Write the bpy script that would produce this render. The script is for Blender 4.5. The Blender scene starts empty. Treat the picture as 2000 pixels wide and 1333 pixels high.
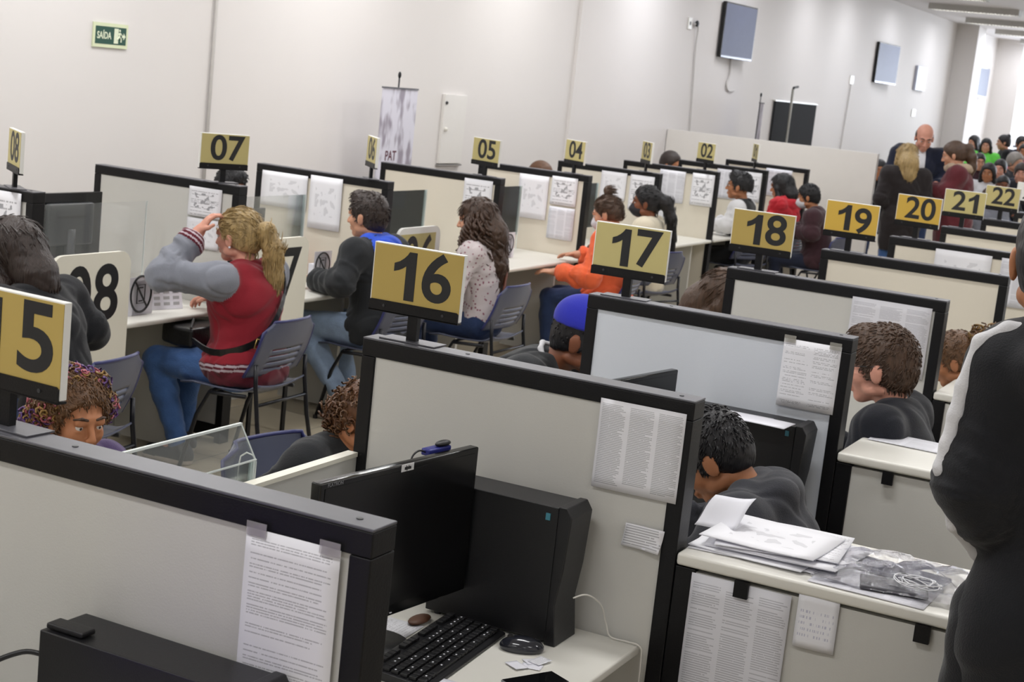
import bpy, bmesh, math, random
import numpy as np
from mathutils import Vector, Matrix
random.seed(7)
sc = bpy.context.scene
COL = sc.collection
PI = math.pi

# ------------------------------------------------------------------ camera
# World: X runs along the rows of booths, Y towards the back wall, Z up. Floor at z = 0.
F = Vector((0.889163, 0.425624, -0.166966)); F.normalize()
CAM_H = 2.129
yaw, pitch, roll = 0.446336, 0.167752, 0.107117
F = Vector((math.cos(pitch)*math.cos(yaw), math.cos(pitch)*math.sin(yaw), -math.sin(pitch)))
Rv = F.cross(Vector((0, 0, 1))).normalized()
Uv = Rv.cross(F)
R2 = Rv*math.cos(roll)+Uv*math.sin(roll)
U2 = -Rv*math.sin(roll)+Uv*math.cos(roll)
cd = bpy.data.cameras.new('camera')
cam = bpy.data.objects.new('camera', cd); COL.objects.link(cam)
m = Matrix.Identity(4)
for i in range(3):
    m[i][0] = R2[i]; m[i][1] = U2[i]; m[i][2] = -F[i]
m.translation = Vector((0, 0, CAM_H))
cam.matrix_world = m
cd.sensor_width = 36.0
cd.lens = 3130.5/2000*36
cd.clip_start = 0.1; cd.clip_end = 200
cd.dof.use_dof = True
cd.dof.focus_distance = 3.9
cd.dof.aperture_fstop = 11.0
sc.camera = cam

# ------------------------------------------------------------------ world, exposure
sc.view_settings.view_transform = 'Standard'
sc.view_settings.look = 'None'
sc.view_settings.exposure = 0.37
sc.view_settings.gamma = 1.0
sc.view_settings.use_curve_mapping = False
w = bpy.data.worlds.new('sky'); sc.world = w; w.use_nodes = True
bgn = w.node_tree.nodes['Background']
bgn.inputs[0].default_value = (0.86, 0.91, 1.0, 1); bgn.inputs[1].default_value = 1.6

ROOM = dict(x0=-4.0, x1=42.0, y0=-4.2, y1=7.0, z=4.0)
LAMP_POWER = 27.0

# ------------------------------------------------------------------ materials
MATS = {}
def rgb(h):
    h = h.lstrip('#'); c = [int(h[i:i+2], 16)/255 for i in (0, 2, 4)]
    return tuple(((x+0.055)/1.055)**2.4 if x > 0.04045 else x/12.92 for x in c)
def mat(name, col, rough=0.5, metal=0.0, var=0.04, scale=12.0, bump=0.0, bscale=60.0, stretch=None, coat=0.0, spec=0.5, sheen=0.0):
    if name in MATS: return MATS[name]
    if isinstance(col, str): col = rgb(col)
    m = bpy.data.materials.new(name); m.use_nodes = True; nt = m.node_tree; N = nt.nodes; L = nt.links
    b = N['Principled BSDF']
    b.inputs['Roughness'].default_value = rough; b.inputs['Metallic'].default_value = metal
    b.inputs['Specular IOR Level'].default_value = spec
    b.inputs['Coat Weight'].default_value = coat
    b.inputs['Sheen Weight'].default_value = sheen
    tc = N.new('ShaderNodeTexCoord'); mp = N.new('ShaderNodeMapping'); L.new(tc.outputs['Object'], mp.inputs['Vector'])
    if stretch: mp.inputs['Scale'].default_value = stretch
    nz = N.new('ShaderNodeTexNoise'); nz.inputs['Scale'].default_value = scale; nz.inputs['Detail'].default_value = 4
    L.new(mp.outputs[0], nz.inputs['Vector'])
    mx = N.new('ShaderNodeMix'); mx.data_type = 'RGBA'
    mx.inputs['A'].default_value = tuple(max(0, c*(1-var*2)) for c in col)+(1,)
    mx.inputs['B'].default_value = tuple(min(1, c*(1+var*2)) for c in col)+(1,)
    L.new(nz.outputs['Fac'], mx.inputs['Factor']); L.new(mx.outputs['Result'], b.inputs['Base Color'])
    if bump:
        n2 = N.new('ShaderNodeTexNoise'); n2.inputs['Scale'].default_value = bscale; n2.inputs['Detail'].default_value = 3
        L.new(mp.outputs[0], n2.inputs['Vector'])
        bp = N.new('ShaderNodeBump'); bp.inputs['Strength'].default_value = bump; bp.inputs['Distance'].default_value = 0.01
        L.new(n2.outputs['Fac'], bp.inputs['Height']); L.new(bp.outputs[0], b.inputs['Normal'])
    MATS[name] = m; return m
def emis(name, col, s):
    if name in MATS: return MATS[name]
    m = bpy.data.materials.new(name); m.use_nodes = True
    b = m.node_tree.nodes['Principled BSDF']
    b.inputs['Base Color'].default_value = col+(1,)
    b.inputs['Emission Color'].default_value = col+(1,); b.inputs['Emission Strength'].default_value = s
    MATS[name] = m; return m
def clear_mat(name, tint, alpha, rough=0.05, bump=0.0, bscale=30, ior=1.5):
    if name in MATS: return MATS[name]
    m = bpy.data.materials.new(name); m.use_nodes = True; nt = m.node_tree; N = nt.nodes; L = nt.links
    out = N['Material Output']; N.remove(N['Principled BSDF'])
    tr = N.new('ShaderNodeBsdfTransparent'); tr.inputs[0].default_value = (1-alpha*0.3,)*3+(1,)
    gl = N.new('ShaderNodeBsdfGlossy'); gl.inputs['Roughness'].default_value = rough; gl.inputs[0].default_value = tint+(1,)
    df = N.new('ShaderNodeBsdfDiffuse'); df.inputs[0].default_value = tint+(1,)
    fr = N.new('ShaderNodeFresnel'); fr.inputs[0].default_value = ior
    a = N.new('ShaderNodeMixShader'); b = N.new('ShaderNodeMixShader')
    a.inputs[0].default_value = alpha
    L.new(tr.outputs[0], a.inputs[1]); L.new(df.outputs[0], a.inputs[2])
    L.new(fr.outputs[0], b.inputs[0]); L.new(a.outputs[0], b.inputs[1]); L.new(gl.outputs[0], b.inputs[2])
    if bump:
        tc = N.new('ShaderNodeTexCoord'); nz = N.new('ShaderNodeTexNoise'); nz.inputs['Scale'].default_value = bscale; nz.inputs['Detail'].default_value = 5
        L.new(tc.outputs['Object'], nz.inputs['Vector'])
        bp = N.new('ShaderNodeBump'); bp.inputs['Strength'].default_value = bump; bp.inputs['Distance'].default_value = 0.02
        L.new(nz.outputs['Fac'], bp.inputs['Height'])
        for n in (gl, df, fr): L.new(bp.outputs[0], n.inputs['Normal'])
    L.new(b.outputs[0], out.inputs[0]); MATS[name] = m; return m

def paper_mat(name, rows=40, cols=1, base=(0.80, 0.80, 0.84), ink=(0.18, 0.18, 0.2), dens=0.45, blk=0.5, x0=0.08, x1=0.92, pic=0.0, seed=0.0, word=46, thin=.45):
    """Printed sheet: rows of small words laid out from the sheet's own UVs."""
    if name in MATS: return MATS[name]
    m = bpy.data.materials.new(name); m.use_nodes = True; nt = m.node_tree; N = nt.nodes; L = nt.links
    b = N['Principled BSDF']; b.inputs['Roughness'].default_value = 0.6
    uv = N.new('ShaderNodeUVMap'); sp = N.new('ShaderNodeSeparateXYZ'); L.new(uv.outputs[0], sp.inputs[0])
    def mth(op, a, c=None):
        n = N.new('ShaderNodeMath'); n.operation = op
        for i, v in enumerate((a, c)):
            if v is None: continue
            if isinstance(v, (int, float)): n.inputs[i].default_value = v
            else: L.new(v, n.inputs[i])
        return n.outputs[0]
    u, v = sp.outputs[0], sp.outputs[1]
    vr = mth('MULTIPLY', v, rows); row = mth('FLOOR', vr); fr = mth('FRACT', vr)
    line = mth('LESS_THAN', fr, thin)
    uc = mth('MULTIPLY', u, cols); ci = mth('FLOOR', uc); cf = mth('FRACT', uc)
    inx = mth('MULTIPLY', mth('GREATER_THAN', cf, x0), mth('LESS_THAN', cf, x1))
    def noise(x, y, s):
        cb = N.new('ShaderNodeCombineXYZ')
        for i, q in enumerate((x, y)): L.new(q, cb.inputs[i])
        cb.inputs[2].default_value = s+seed
        n = N.new('ShaderNodeTexNoise'); n.inputs['Scale'].default_value = 1.0; n.inputs['Detail'].default_value = 1
        L.new(cb.outputs[0], n.inputs['Vector']); return n.outputs['Fac']
    words = mth('GREATER_THAN', noise(mth('MULTIPLY', u, word), mth('MULTIPLY', row, 3.7), 1.3), 1-dens-0.1)
    rown = noise(mth('MULTIPLY', ci, 5.3), mth('MULTIPLY', row, 0.9), 9.1)
    rows_on = mth('GREATER_THAN', rown, 1-blk)
    lenr = mth('LESS_THAN', cf, mth('ADD', noise(mth('MULTIPLY', ci, 2.3), mth('MULTIPLY', row, 5.9), 4.7), 0.42))
    mk = mth('MULTIPLY', mth('MULTIPLY', line, inx), mth('MULTIPLY', words, mth('MULTIPLY', rows_on, lenr)))
    iny = mth('MULTIPLY', mth('GREATER_THAN', v, 0.05), mth('LESS_THAN', v, 0.95)); mk = mth('MULTIPLY', mk, iny)
    mk = mth('MULTIPLY', mk, 0.6)
    if pic > 0:
        nb = noise(mth('MULTIPLY', u, 7.0), mth('MULTIPLY', v, 7.0), 3.0)
        p = mth('GREATER_THAN', nb, 0.56)
        inn = mth('MULTIPLY', mth('MULTIPLY', mth('GREATER_THAN', u, 0.18), mth('LESS_THAN', u, 0.82)), mth('MULTIPLY', mth('GREATER_THAN', v, 0.25), mth('LESS_THAN', v, 0.8)))
        mk = mth('MAXIMUM', mk, mth('MULTIPLY', mth('MULTIPLY', p, inn), pic))
    mx = N.new('ShaderNodeMix'); mx.data_type = 'RGBA'; L.new(mk, mx.inputs['Factor'])
    mx.inputs['A'].default_value = base+(1,); mx.inputs['B'].default_value = ink+(1,)
    L.new(mx.outputs['Result'], b.inputs['Base Color'])
    MATS[name] = m; return m

M_wall = mat('wall_paint', '#dcd8d6', 0.7, var=0.01, scale=1.5)
M_ceil = mat('ceiling_paint', '#d9d7da', 0.8, var=0.01)
M_board = mat('panel_laminate', '#c6c5c0', 0.45, var=0.012, scale=3, bump=0.05, bscale=300)
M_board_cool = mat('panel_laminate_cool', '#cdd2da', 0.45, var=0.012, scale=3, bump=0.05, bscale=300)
M_board_warm = mat('panel_laminate_beige', '#d8d1c2', 0.45, var=0.012, scale=3, bump=0.05, bscale=300)
M_white = mat('white_laminate', '#dedcd4', 0.35, var=0.01)
M_edge = mat('cream_edge', '#e9e6d8', 0.4, var=0.01)
M_blk = mat('black_frame', '#0b0b0e', 0.45, spec=0.3, var=0.08, scale=30, bump=0.08, bscale=250)
M_alu = mat('dark_aluminium_top', '#5a5a60', 0.38, 0.35, var=0.06, scale=20)
M_bplastic = mat('black_plastic', '#121215', 0.4, var=0.1, bump=0.1, bscale=400)
M_bgloss = mat('glossy_black', '#08080a', 0.16, var=0.05)
M_dgrey = mat('dark_grey_plastic', '#2e2f33', 0.4, var=0.06)
M_screen = mat('switched_off_screen', '#070709', 0.22, var=0.02)
M_yel = mat('sign_yellow', '#b59d55', 0.5, var=0.02)
M_yel2 = mat('sign_pale_yellow', '#b9ad74', 0.5, var=0.02)
M_gold = mat('sign_golden', '#c9a542', 0.5, var=0.02)
M_ink = mat('sign_black', '#16181b', 0.5, var=0.03)
M_signedge = mat('sign_white_edge', '#e6e6e2', 0.4, var=0.01)
M_chair = mat('chair_shell', '#4d5266', 0.38, var=0.03)
M_chair2 = mat('chair_shell_blue', '#2b3062', 0.35, var=0.03)
M_steel = mat('chair_steel', '#14151c', 0.35, 0.3)
M_paper = mat('plain_paper', '#e2e2ea', 0.6, var=0.01)
M_acryl = clear_mat('acrylic', (0.85, 0.9, 0.9), 0.05, ior=1.2)
M_acedge = mat('acrylic_edge', '#dfe6e4', 0.15, var=0.01)
M_tape = clear_mat('sticky_tape', (0.8, 0.78, 0.7), 0.25)
M_bag = clear_mat('clear_plastic_film', (0.95, 0.95, 1.0), 0.10, 0.10, bump=1.0, bscale=26, ior=1.8)
M_orange = mat('orange_plastic', '#cf5524', 0.5)

# floor with large tiles
M_floor = mat('floor_tile', '#b4aa95', 0.35, var=0.04, scale=2.5)
nt = M_floor.node_tree; b = nt.nodes['Principled BSDF']
src = b.inputs['Base Color'].links[0].from_socket
br = nt.nodes.new('ShaderNodeTexBrick'); br.offset = 0.0; br.inputs['Scale'].default_value = 1.0
br.inputs['Brick Width'].default_value = 0.6; br.inputs['Row Height'].default_value = 0.6; br.inputs['Mortar Size'].default_value = 0.004
tc = nt.nodes.new('ShaderNodeTexCoord'); nt.links.new(tc.outputs['Object'], br.inputs['Vector'])
nt.links.new(src, br.inputs['Color1']); nt.links.new(src, br.inputs['Color2']); br.inputs['Mortar'].default_value = (0.25, 0.23, 0.19, 1)
nt.links.new(br.outputs['Color'], b.inputs['Base Color'])

# ------------------------------------------------------------------ mesh helpers
def link(name, me, parent=None):
    o = bpy.data.objects.new(name, me); COL.objects.link(o)
    if parent is not None: o.parent = parent
    return o
def tag(o, label=None, cat=None, group=None, kind=None):
    if label: o['label'] = label
    if cat: o['category'] = cat
    if group: o['group'] = group
    if kind: o['kind'] = kind
    return o
def thing(name, label, cat, loc=(0, 0, 0), rz=0.0, group=None):
    o = bpy.data.objects.new(name, None); COL.objects.link(o)
    o.empty_display_size = 0.05
    o.location = loc; o.rotation_euler = (0, 0, rz)
    return tag(o, label, cat, group)
class MB:
    def __init__(s): s.bm = bmesh.new()
    def box(s, a, b, rot=None, piv=None, bev=0.0):
        x0, y0, z0 = a; x1, y1, z1 = b
        vs = [s.bm.verts.new(p) for p in ((x0, y0, z0), (x1, y0, z0), (x1, y1, z0), (x0, y1, z0), (x0, y0, z1), (x1, y0, z1), (x1, y1, z1), (x0, y1, z1))]
        fs = [s.bm.faces.new([vs[i] for i in f]) for f in ((0, 3, 2, 1), (4, 5, 6, 7), (0, 1, 5, 4), (1, 2, 6, 5), (2, 3, 7, 6), (3, 0, 4, 7))]
        if bev:
            es = set(e for f in fs for e in f.edges)
            r = bmesh.ops.bevel(s.bm, geom=list(es), offset=bev, segments=2, affect='EDGES')
            vs = list({v for f in r['faces'] for v in f.verts} | {v for v in vs if v.is_valid})
        if rot is not None:
            pv = Vector(piv) if piv else Vector(((x0+x1)/2, (y0+y1)/2, (z0+z1)/2))
            for v in vs: v.co = rot @ (v.co-pv)+pv
        return s
    def prism(s, pts, axis, a, b):
        """pts: 2D outline, extruded along axis from a to b."""
        def P(p, t):
            return {'x': (t, p[0], p[1]), 'y': (p[0], t, p[1]), 'z': (p[0], p[1], t)}[axis]
        A = [s.bm.verts.new(P(p, a)) for p in pts]; B = [s.bm.verts.new(P(p, b)) for p in pts]
        s.bm.faces.new(A); s.bm.faces.new(B[::-1])
        n = len(pts)
        for i in range(n): s.bm.faces.new((A[i], B[i], B[(i+1) % n], A[(i+1) % n]))
        return s
    def tube(s, pts, r, seg=8, closed=False, cap=True):
        pts = [Vector(p) for p in pts]; n = len(pts); rings = []
        rr = r if isinstance(r, (list, tuple)) else [r]*n
        up = None
        for i, p in enumerate(pts):
            a = pts[i-1] if (i > 0 or closed) else p; c = pts[(i+1) % n] if (i < n-1 or closed) else p
            t = (c-a).normalized()
            if up is None:
                up = Vector((0, 0, 1)) if abs(t.z) < 0.9 else Vector((1, 0, 0))
            sd = t.cross(up)
            if sd.length < 1e-5: sd = t.cross(Vector((1, 0.3, 0)))
            sd.normalize(); up = sd.cross(t).normalized()
            rings.append([s.bm.verts.new(p+(sd*math.cos(2*PI*k/seg)+up*math.sin(2*PI*k/seg))*rr[i]) for k in range(seg)])
        m = n if closed else n-1
        for i in range(m):
            A, B = rings[i], rings[(i+1) % n]
            for k in range(seg): s.bm.faces.new((A[k], A[(k+1) % seg], B[(k+1) % seg], B[k]))
        if cap and not closed:
            s.bm.faces.new(rings[0][::-1]); s.bm.faces.new(rings[-1])
        return s
    def cyl(s, p0, p1, r, seg=16, r1=None):
        return s.tube([p0, p1], [r, r if r1 is None else r1], seg)
    def sphere(s, c, r, seg=16):
        ret = bmesh.ops.create_uvsphere(s.bm, u_segments=seg, v_segments=seg//2+2, radius=1)
        rr = r if isinstance(r, (tuple, list)) else (r, r, r)
        for v in ret['verts']: v.co = Vector((v.co.x*rr[0]+c[0], v.co.y*rr[1]+c[1], v.co.z*rr[2]+c[2]))
        return s
    def build(s, name, material, parent=None, smooth=False, bevel=0.0, mats=None, seg=2):
        bmesh.ops.recalc_face_normals(s.bm, faces=s.bm.faces)
        me = bpy.data.meshes.new(name); s.bm.to_mesh(me); s.bm.free()
        for mm in (mats or [material]): me.materials.append(mm)
        if smooth:
            for p in me.polygons: p.use_smooth = True
        o = link(name, me, parent)
        if bevel:
            md = o.modifiers.new('bevel', 'BEVEL'); md.width = bevel; md.segments = seg; md.limit_method = 'ANGLE'; md.angle_limit = 0.6
            if smooth is False:
                for p in me.polygons: p.use_smooth = True
                wn = o.modifiers.new('wn', 'WEIGHTED_NORMAL'); wn.keep_sharp = False
        return o
def dup(root, loc=None, rz=None, label=None, name=None, group=None):
    r = root.copy(); COL.objects.link(r)
    if loc is not None: r.location = loc
    if rz is not None: r.rotation_euler = (0, 0, rz)
    if label: r['label'] = label
    if group: r['group'] = group
    for ch in [o for o in list(root.children)]:
        c = ch.copy(); COL.objects.link(c); c.parent = r
        for g in list(ch.children):
            d = g.copy(); COL.objects.link(d); d.parent = c
    return r
_txt = {}
def text_obj(name, body, size, material, parent, M, squeeze=1.0, bold=0.0, ext=0.0008, align='CENTER'):
    key = (body, size, squeeze, bold, ext, align)
    if key not in _txt:
        cu = bpy.data.curves.new('t', 'FONT'); cu.body = body; cu.size = size; cu.extrude = ext; cu.offset = bold
        cu.align_x = align; cu.align_y = 'CENTER'; cu.resolution_u = 6; cu.fill_mode = 'BOTH'
        to = bpy.data.objects.new('t', cu); COL.objects.link(to)
        bpy.context.view_layer.update()
        me = bpy.data.meshes.new_from_object(to.evaluated_get(bpy.context.evaluated_depsgraph_get()))
        bpy.data.objects.remove(to)
        me.transform(Matrix.Diagonal((squeeze, 1, 1, 1)))
        _txt[key] = me
    me = _txt[key].copy(); me.name = name
    me.materials.clear(); me.materials.append(material)
    me.transform(M)
    return link(name, me, parent)
def flow(pts, n=6):
    """Rounds a cable's corner points into a soft curve."""
    P = [Vector(p) for p in pts]; P = [P[0]]+P+[P[-1]]; out = []
    for i in range(1, len(P)-2):
        a, b, c_, d = P[i-1:i+3]
        for j in range(n):
            t = j/n; out.append(.5*((2*b)+(c_-a)*t+(2*a-5*b+4*c_-d)*t*t+(3*b-a-3*c_+d)*t**3))
    return out+[P[-1]]
def face_matrix(origin, right, up):
    r = Vector(right).normalized(); u = Vector(up).normalized(); n = r.cross(u)
    M = Matrix.Identity(4)
    for i in range(3): M[i][0] = r[i]; M[i][1] = u[i]; M[i][2] = n[i]
    M.translation = Vector(origin); return M

def sheet(name, label, p, right, up, wd, ht, material, cat='notice', curl=0.0012, thick=0.0006, group=None, tape=False, flat=False, corner=0.0):
    """A sheet of paper: p is its top-left corner, right/up its axes."""
    r = Vector(right).normalized(); u = Vector(up).normalized(); n = r.cross(u)
    o = thing(name, label, cat, p, 0, group) if False else None
    bm = bmesh.new(); uvl = bm.loops.layers.uv.new('UVMap')
    nx, ny = 6, 7
    sd = random.random()*6
    def P(i, j, off):
        a, c = i/nx, j/ny
        bend = curl*(math.sin(a*PI*1.3+sd)+0.6*math.sin(c*PI*1.6+sd*2))+abs(curl)*1.8
        if corner: bend += corner*max(0, (a+(1-c)-1.5))*2
        return r*(a*wd)-u*((1-c)*ht)+n*(bend+off)
    T = [[bm.verts.new(P(i, j, thick)) for j in range(ny+1)] for i in range(nx+1)]
    Bt = [[bm.verts.new(P(i, j, 0)) for j in range(ny+1)] for i in range(nx+1)]
    for i in range(nx):
        for j in range(ny):
            f = bm.faces.new((T[i][j], T[i+1][j], T[i+1][j+1], T[i][j+1]))
            for l, (a, c) in zip(f.loops, ((i, j), (i+1, j), (i+1, j+1), (i, j+1))): l[uvl].uv = (a/nx, c/ny)
            f2 = bm.faces.new((Bt[i][j+1], Bt[i+1][j+1], Bt[i+1][j], Bt[i][j])); f2.material_index = 1
    rim = [(i, 0) for i in range(nx)]+[(nx, j) for j in range(ny)]+[(i, ny) for i in range(nx, 0, -1)]+[(0, j) for j in range(ny, 0, -1)]
    for k in range(len(rim)):
        a, c = rim[k], rim[(k+1) % len(rim)]
        f = bm.faces.new((T[a[0]][a[1]], Bt[a[0]][a[1]], Bt[c[0]][c[1]], T[c[0]][c[1]])); f.material_index = 1
    me = bpy.data.meshes.new(name); bm.to_mesh(me); bm.free()
    me.materials.append(material); me.materials.append(M_paper)
    for i, q in enumerate(me.polygons): q.use_smooth = i < 2*nx*ny
    o = link(name, me); o.location = p
    tag(o, label, cat, group)
    if tape:
        for k in (0, 1):
            c0 = r*(0.02 if k == 0 else wd-0.02)-u*0.004
            tb = MB(); M = face_matrix(c0+n*(abs(curl)*3.8+0.001), r, u)
            tb.box((-0.02, -0.008, -0.0003), (0.02, 0.016, 0.0003))
            for v in tb.bm.verts: v.co = M @ v.co
            tb.build('tape_strip', M_tape, o)
    return o

# ------------------------------------------------------------------ the room
def struct(name, mb, material, **k):
    o = mb.build(name, material, **k); o['kind'] = 'structure'; return o
X0, X1, Y0, Y1, H = ROOM['x0'], ROOM['x1'], ROOM['y0'], ROOM['y1'], ROOM['z']
struct('floor', MB().box((X0-.2, Y0-.2, -0.1), (X1+.2, Y1+.2, 0)), M_floor)
struct('ceiling', MB().box((X0-.2, Y0-.2, H), (X1+.2, Y1+.2, H+0.1)), M_ceil)
struct('wall_back', MB().box((X0-.2, Y1, 0), (X1+.2, Y1+0.2, H)), M_wall)
struct('wall_front', MB().box((X0-.2, Y0-0.2, 0), (X1+.2, Y0, H)), M_wall)
struct('wall_left', MB().box((X0-0.2, Y0, 0), (X0, Y1, H)), M_wall)
# end wall with tall shopfront windows
ew = MB(); ew.box((X1, Y0, 0), (X1+0.2, Y1, 0.35)); ew.box((X1, Y0, 3.75), (X1+0.2, Y1, H))
wy = [(-3.9, -1.3), (-1.0, 1.6), (1.9, 4.5), (4.75, 6.85)]
edges = [Y0]+[v for ab in wy for v in ab]+[Y1]
for i in range(0, len(edges), 2): ew.box((X1, edges[i], 0.35), (X1+0.2, edges[i+1], 3.75))
struct('wall_right', ew, M_wall)
M_glass = clear_mat('window_glass', (0.9, 0.95, 1.0), 0.03)
for n, (a, c) in enumerate(wy):
    wf = MB()
    for q in (a, (a+c)/2-.03, c-.06): wf.box((X1+.05, q, .35), (X1+.11, q+.06, 3.75))
    for z in (.35, 1.5, 3.69): wf.box((X1+.06, a+.06, z), (X1+.10, c-.06, z+.06))
    fo = struct('window_%d' % (n+1), wf, M_alu)
    MB().box((X1+.075, a, .35), (X1+.082, c, 3.75)).build('pane', M_glass, fo)
# pilasters and seams on the back wall
struct('trim_1', MB().box((34.2, 6.55, 0), (35.0, 7.0, H), bev=0), M_wall)
struct('trim_2', MB().box((15.38, 6.965, 0), (16.6, 7.0, H)), M_wall)
struct('trim_3', MB().box((39.0, 6.4, 0), (39.6, 7.0, H)), M_wall)
struct('baseboard_back', MB().box((X0, 6.985, 0), (34.2, 7.0, 0.09)), mat('skirting', '#8d8a84', 0.5))
M_conduit = mat('conduit_paint', '#c9c6c3', 0.5, var=0.01)
tag(MB().cyl((9.27, 6.985, 0.3), (9.27, 6.985, H), 0.012, 8).build('conduit_pipe', M_conduit, smooth=True), 'thin white vertical conduit pipe on the wall behind booth 07', 'pipe')
# low closing wall at the end of the far row
lw = MB(); lw.box((18.3, 4.42, 0), (18.38, 6.99, 1.61))
struct('wall_partition', lw, mat('low_wall_white', '#dedad4', 0.5, var=0.01))

# ------------------------------------------------------------------ lamps of the room
M_tube = emis('fluorescent_tube', (1.0, 0.98, 0.95), 6.0)
M_fix = mat('luminaire_white', '#bdbcb8', 0.5)
def luminaire():
    t = thing('ceiling_light', 'white louvred ceiling light', 'light', (0, 0, H), 0, 'ceiling lights in rows under the ceiling')
    hb = MB(); hb.box((-0.16, -0.75, -0.10), (-0.145, 0.75, 0)); hb.box((0.145, -0.75, -0.10), (0.16, 0.75, 0))
    hb.box((-0.16, -0.765, -0.10), (0.16, -0.75, 0)); hb.box((-0.16, 0.75, -0.10), (0.16, 0.765, 0)); hb.box((-0.145, -0.75, -0.02), (0.145, 0.75, 0))
    hb.build('housing', M_fix, t)
    for x in (-0.07, 0.07):
        MB().cyl((x, -0.7, -0.05), (x, 0.7, -0.05), 0.013, 10).build('tube', M_tube, t, smooth=True)
    lv = MB()
    for k in range(24): lv.box((-0.145, -0.72+k*0.0625, -0.10), (0.145, -0.718+k*0.0625, -0.07))
    lv.build('louvre', M_fix, t)
    return t
lum0 = luminaire(); first = True
lx = [-2.2, 1.0, 4.2, 7.4, 10.6, 13.8, 17.0, 20.2, 23.4, 25.6, 28.6, 31.9, 35.1, 38.3]
for x in lx:
    for y in (-2.3, 1.7, 5.6):
        if first: lum0.location = (x, y, H); first = False
        else: dup(lum0, (x, y, H))
        ld = bpy.data.lights.new('lamp', 'AREA'); ld.shape = 'RECTANGLE'; ld.size = 0.28; ld.size_y = 1.45
        ld.energy = LAMP_POWER*{-2.3: .80, 1.7: 1.22, 5.6: 1.72}[y]*(0.85 if x == 1.0 else 1)*(0.47 if x > 17 else 0.85 if x > 13 else 1.0)*(0.55 if x < -1 else 1.0); ld.color = (1.0, 1.0, 1.0) if x < 15 else (0.93, 0.95, 1.0)
        lo = bpy.data.objects.new('lamp', ld); COL.objects.link(lo); lo.location = (x, y, H-0.11)
# daylight entering through the shopfront
for a, c in wy:
    ld = bpy.data.lights.new('daylight', 'AREA'); ld.shape = 'RECTANGLE'; ld.size = 3.3; ld.size_y = c-a
    ld.energy = 170; ld.color = (0.80, 0.88, 1.0)
    lo = bpy.data.objects.new('daylight', ld); COL.objects.link(lo); lo.location = (X1-0.05, (a+c)/2, 2.05)
    lo.rotation_euler = (0, PI/2, 0)

# ------------------------------------------------------------------ booth partitions
S = 1.5
uB = lambda k: 2.228+(k-15)*S
uA = lambda k: 5.416+(8-k)*S
BN, BF, AN, AF = 1.238, 2.19, 4.925, 5.886
T = 0.075; PH = 1.38
def partition(name, label, x, ya, yb, group, skin=M_board):
    """Standing screen between two booths; x is its far face."""
    t = thing(name, label, 'partition', (x-T/2, 0, 0), 0, group)
    h = T/2
    MB().box((-h+.006, ya+.03, 0.08), (h-.006, yb-.03, PH-.03)).build('board', skin, t)
    fr = MB()
    fr.box((-h, ya, 0), (h, ya+.042, PH-.0505)); fr.build('post', M_blk, t, bevel=0.003)
    fr = MB(); fr.box((-h, yb-.042, 0), (h, yb, PH-.0505)); fr.build('post', M_blk, t, bevel=0.003)
    fr = MB(); fr.box((-h, ya, PH-.05), (h, yb, PH-.006)); fr.box((-h+.001, ya+.0425, 0.03), (h-.001, yb-.0425, 0.1)); fr.build('frame_rail', M_blk, t, bevel=0.003)
    MB().box((-h, ya, PH-.006), (h, yb, PH)).build('top_cap', M_alu, t, bevel=0.002)
    for y in (ya+.05, yb-.3): MB().cyl((0, y, PH), (0, y, PH+.0015), .006, 10).build('screw', M_dgrey, t)
    return t
words = {15: '15', 16: '16', 17: '17', 18: '18', 19: '19', 20: '20', 21: '21', 22: '22', 23: '23', 24: '24'}
for k in range(15, 25):
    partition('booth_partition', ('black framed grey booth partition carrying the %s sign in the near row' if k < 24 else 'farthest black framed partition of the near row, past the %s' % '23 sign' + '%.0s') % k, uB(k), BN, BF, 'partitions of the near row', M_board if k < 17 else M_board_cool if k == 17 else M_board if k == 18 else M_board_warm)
for k in range(8, -1, -1):
    lab = ('black framed grey booth partition carrying the %02d sign in the far row' % k) if k > 0 else 'last black framed grey partition of the far row, beside the low white wall'
    partition('booth_partition', lab, uA(k), AN, AF, 'partitions of the far row', M_board_warm if k < 7 else M_board)

# ------------------------------------------------------------------ number signs
ONE = [(.34, 1.0), (.50, 1.0), (.50, 0), (.29, 0), (.29, .70), (.22, .645), (.14, .60), (.04, .565), (.04, .735), (.15, .785), (.24, .86), (.30, .93)]
def digits(txt, M, h, parent, wf=.68, name='digit', sq=1.08):
    """Heavy numerals, each its own part, centred on the face matrix M."""
    n = len(txt)
    for i, ch in enumerate(txt):
        cx = (i-(n-1)/2)*h*wf*1.08
        spin = Matrix.Rotation(PI, 4, 'Z') if ch == '9' else Matrix.Identity(4)
        if ch == '9': ch = '6'
        if ch == '1':
            q = MB(); q.prism([((x-.28)*h*1.12+cx, (y-.5)*h) for x, y in ONE], 'z', 0, .0006)
            for v in q.bm.verts: v.co = M @ v.co
            q.build(name, M_ink, parent)
        else:
            text_obj(name, ch, h*1.37, M_ink, parent, M @ Matrix.Translation((cx, 0, 0)) @ spin, sq, h*.026, .0004)
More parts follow.
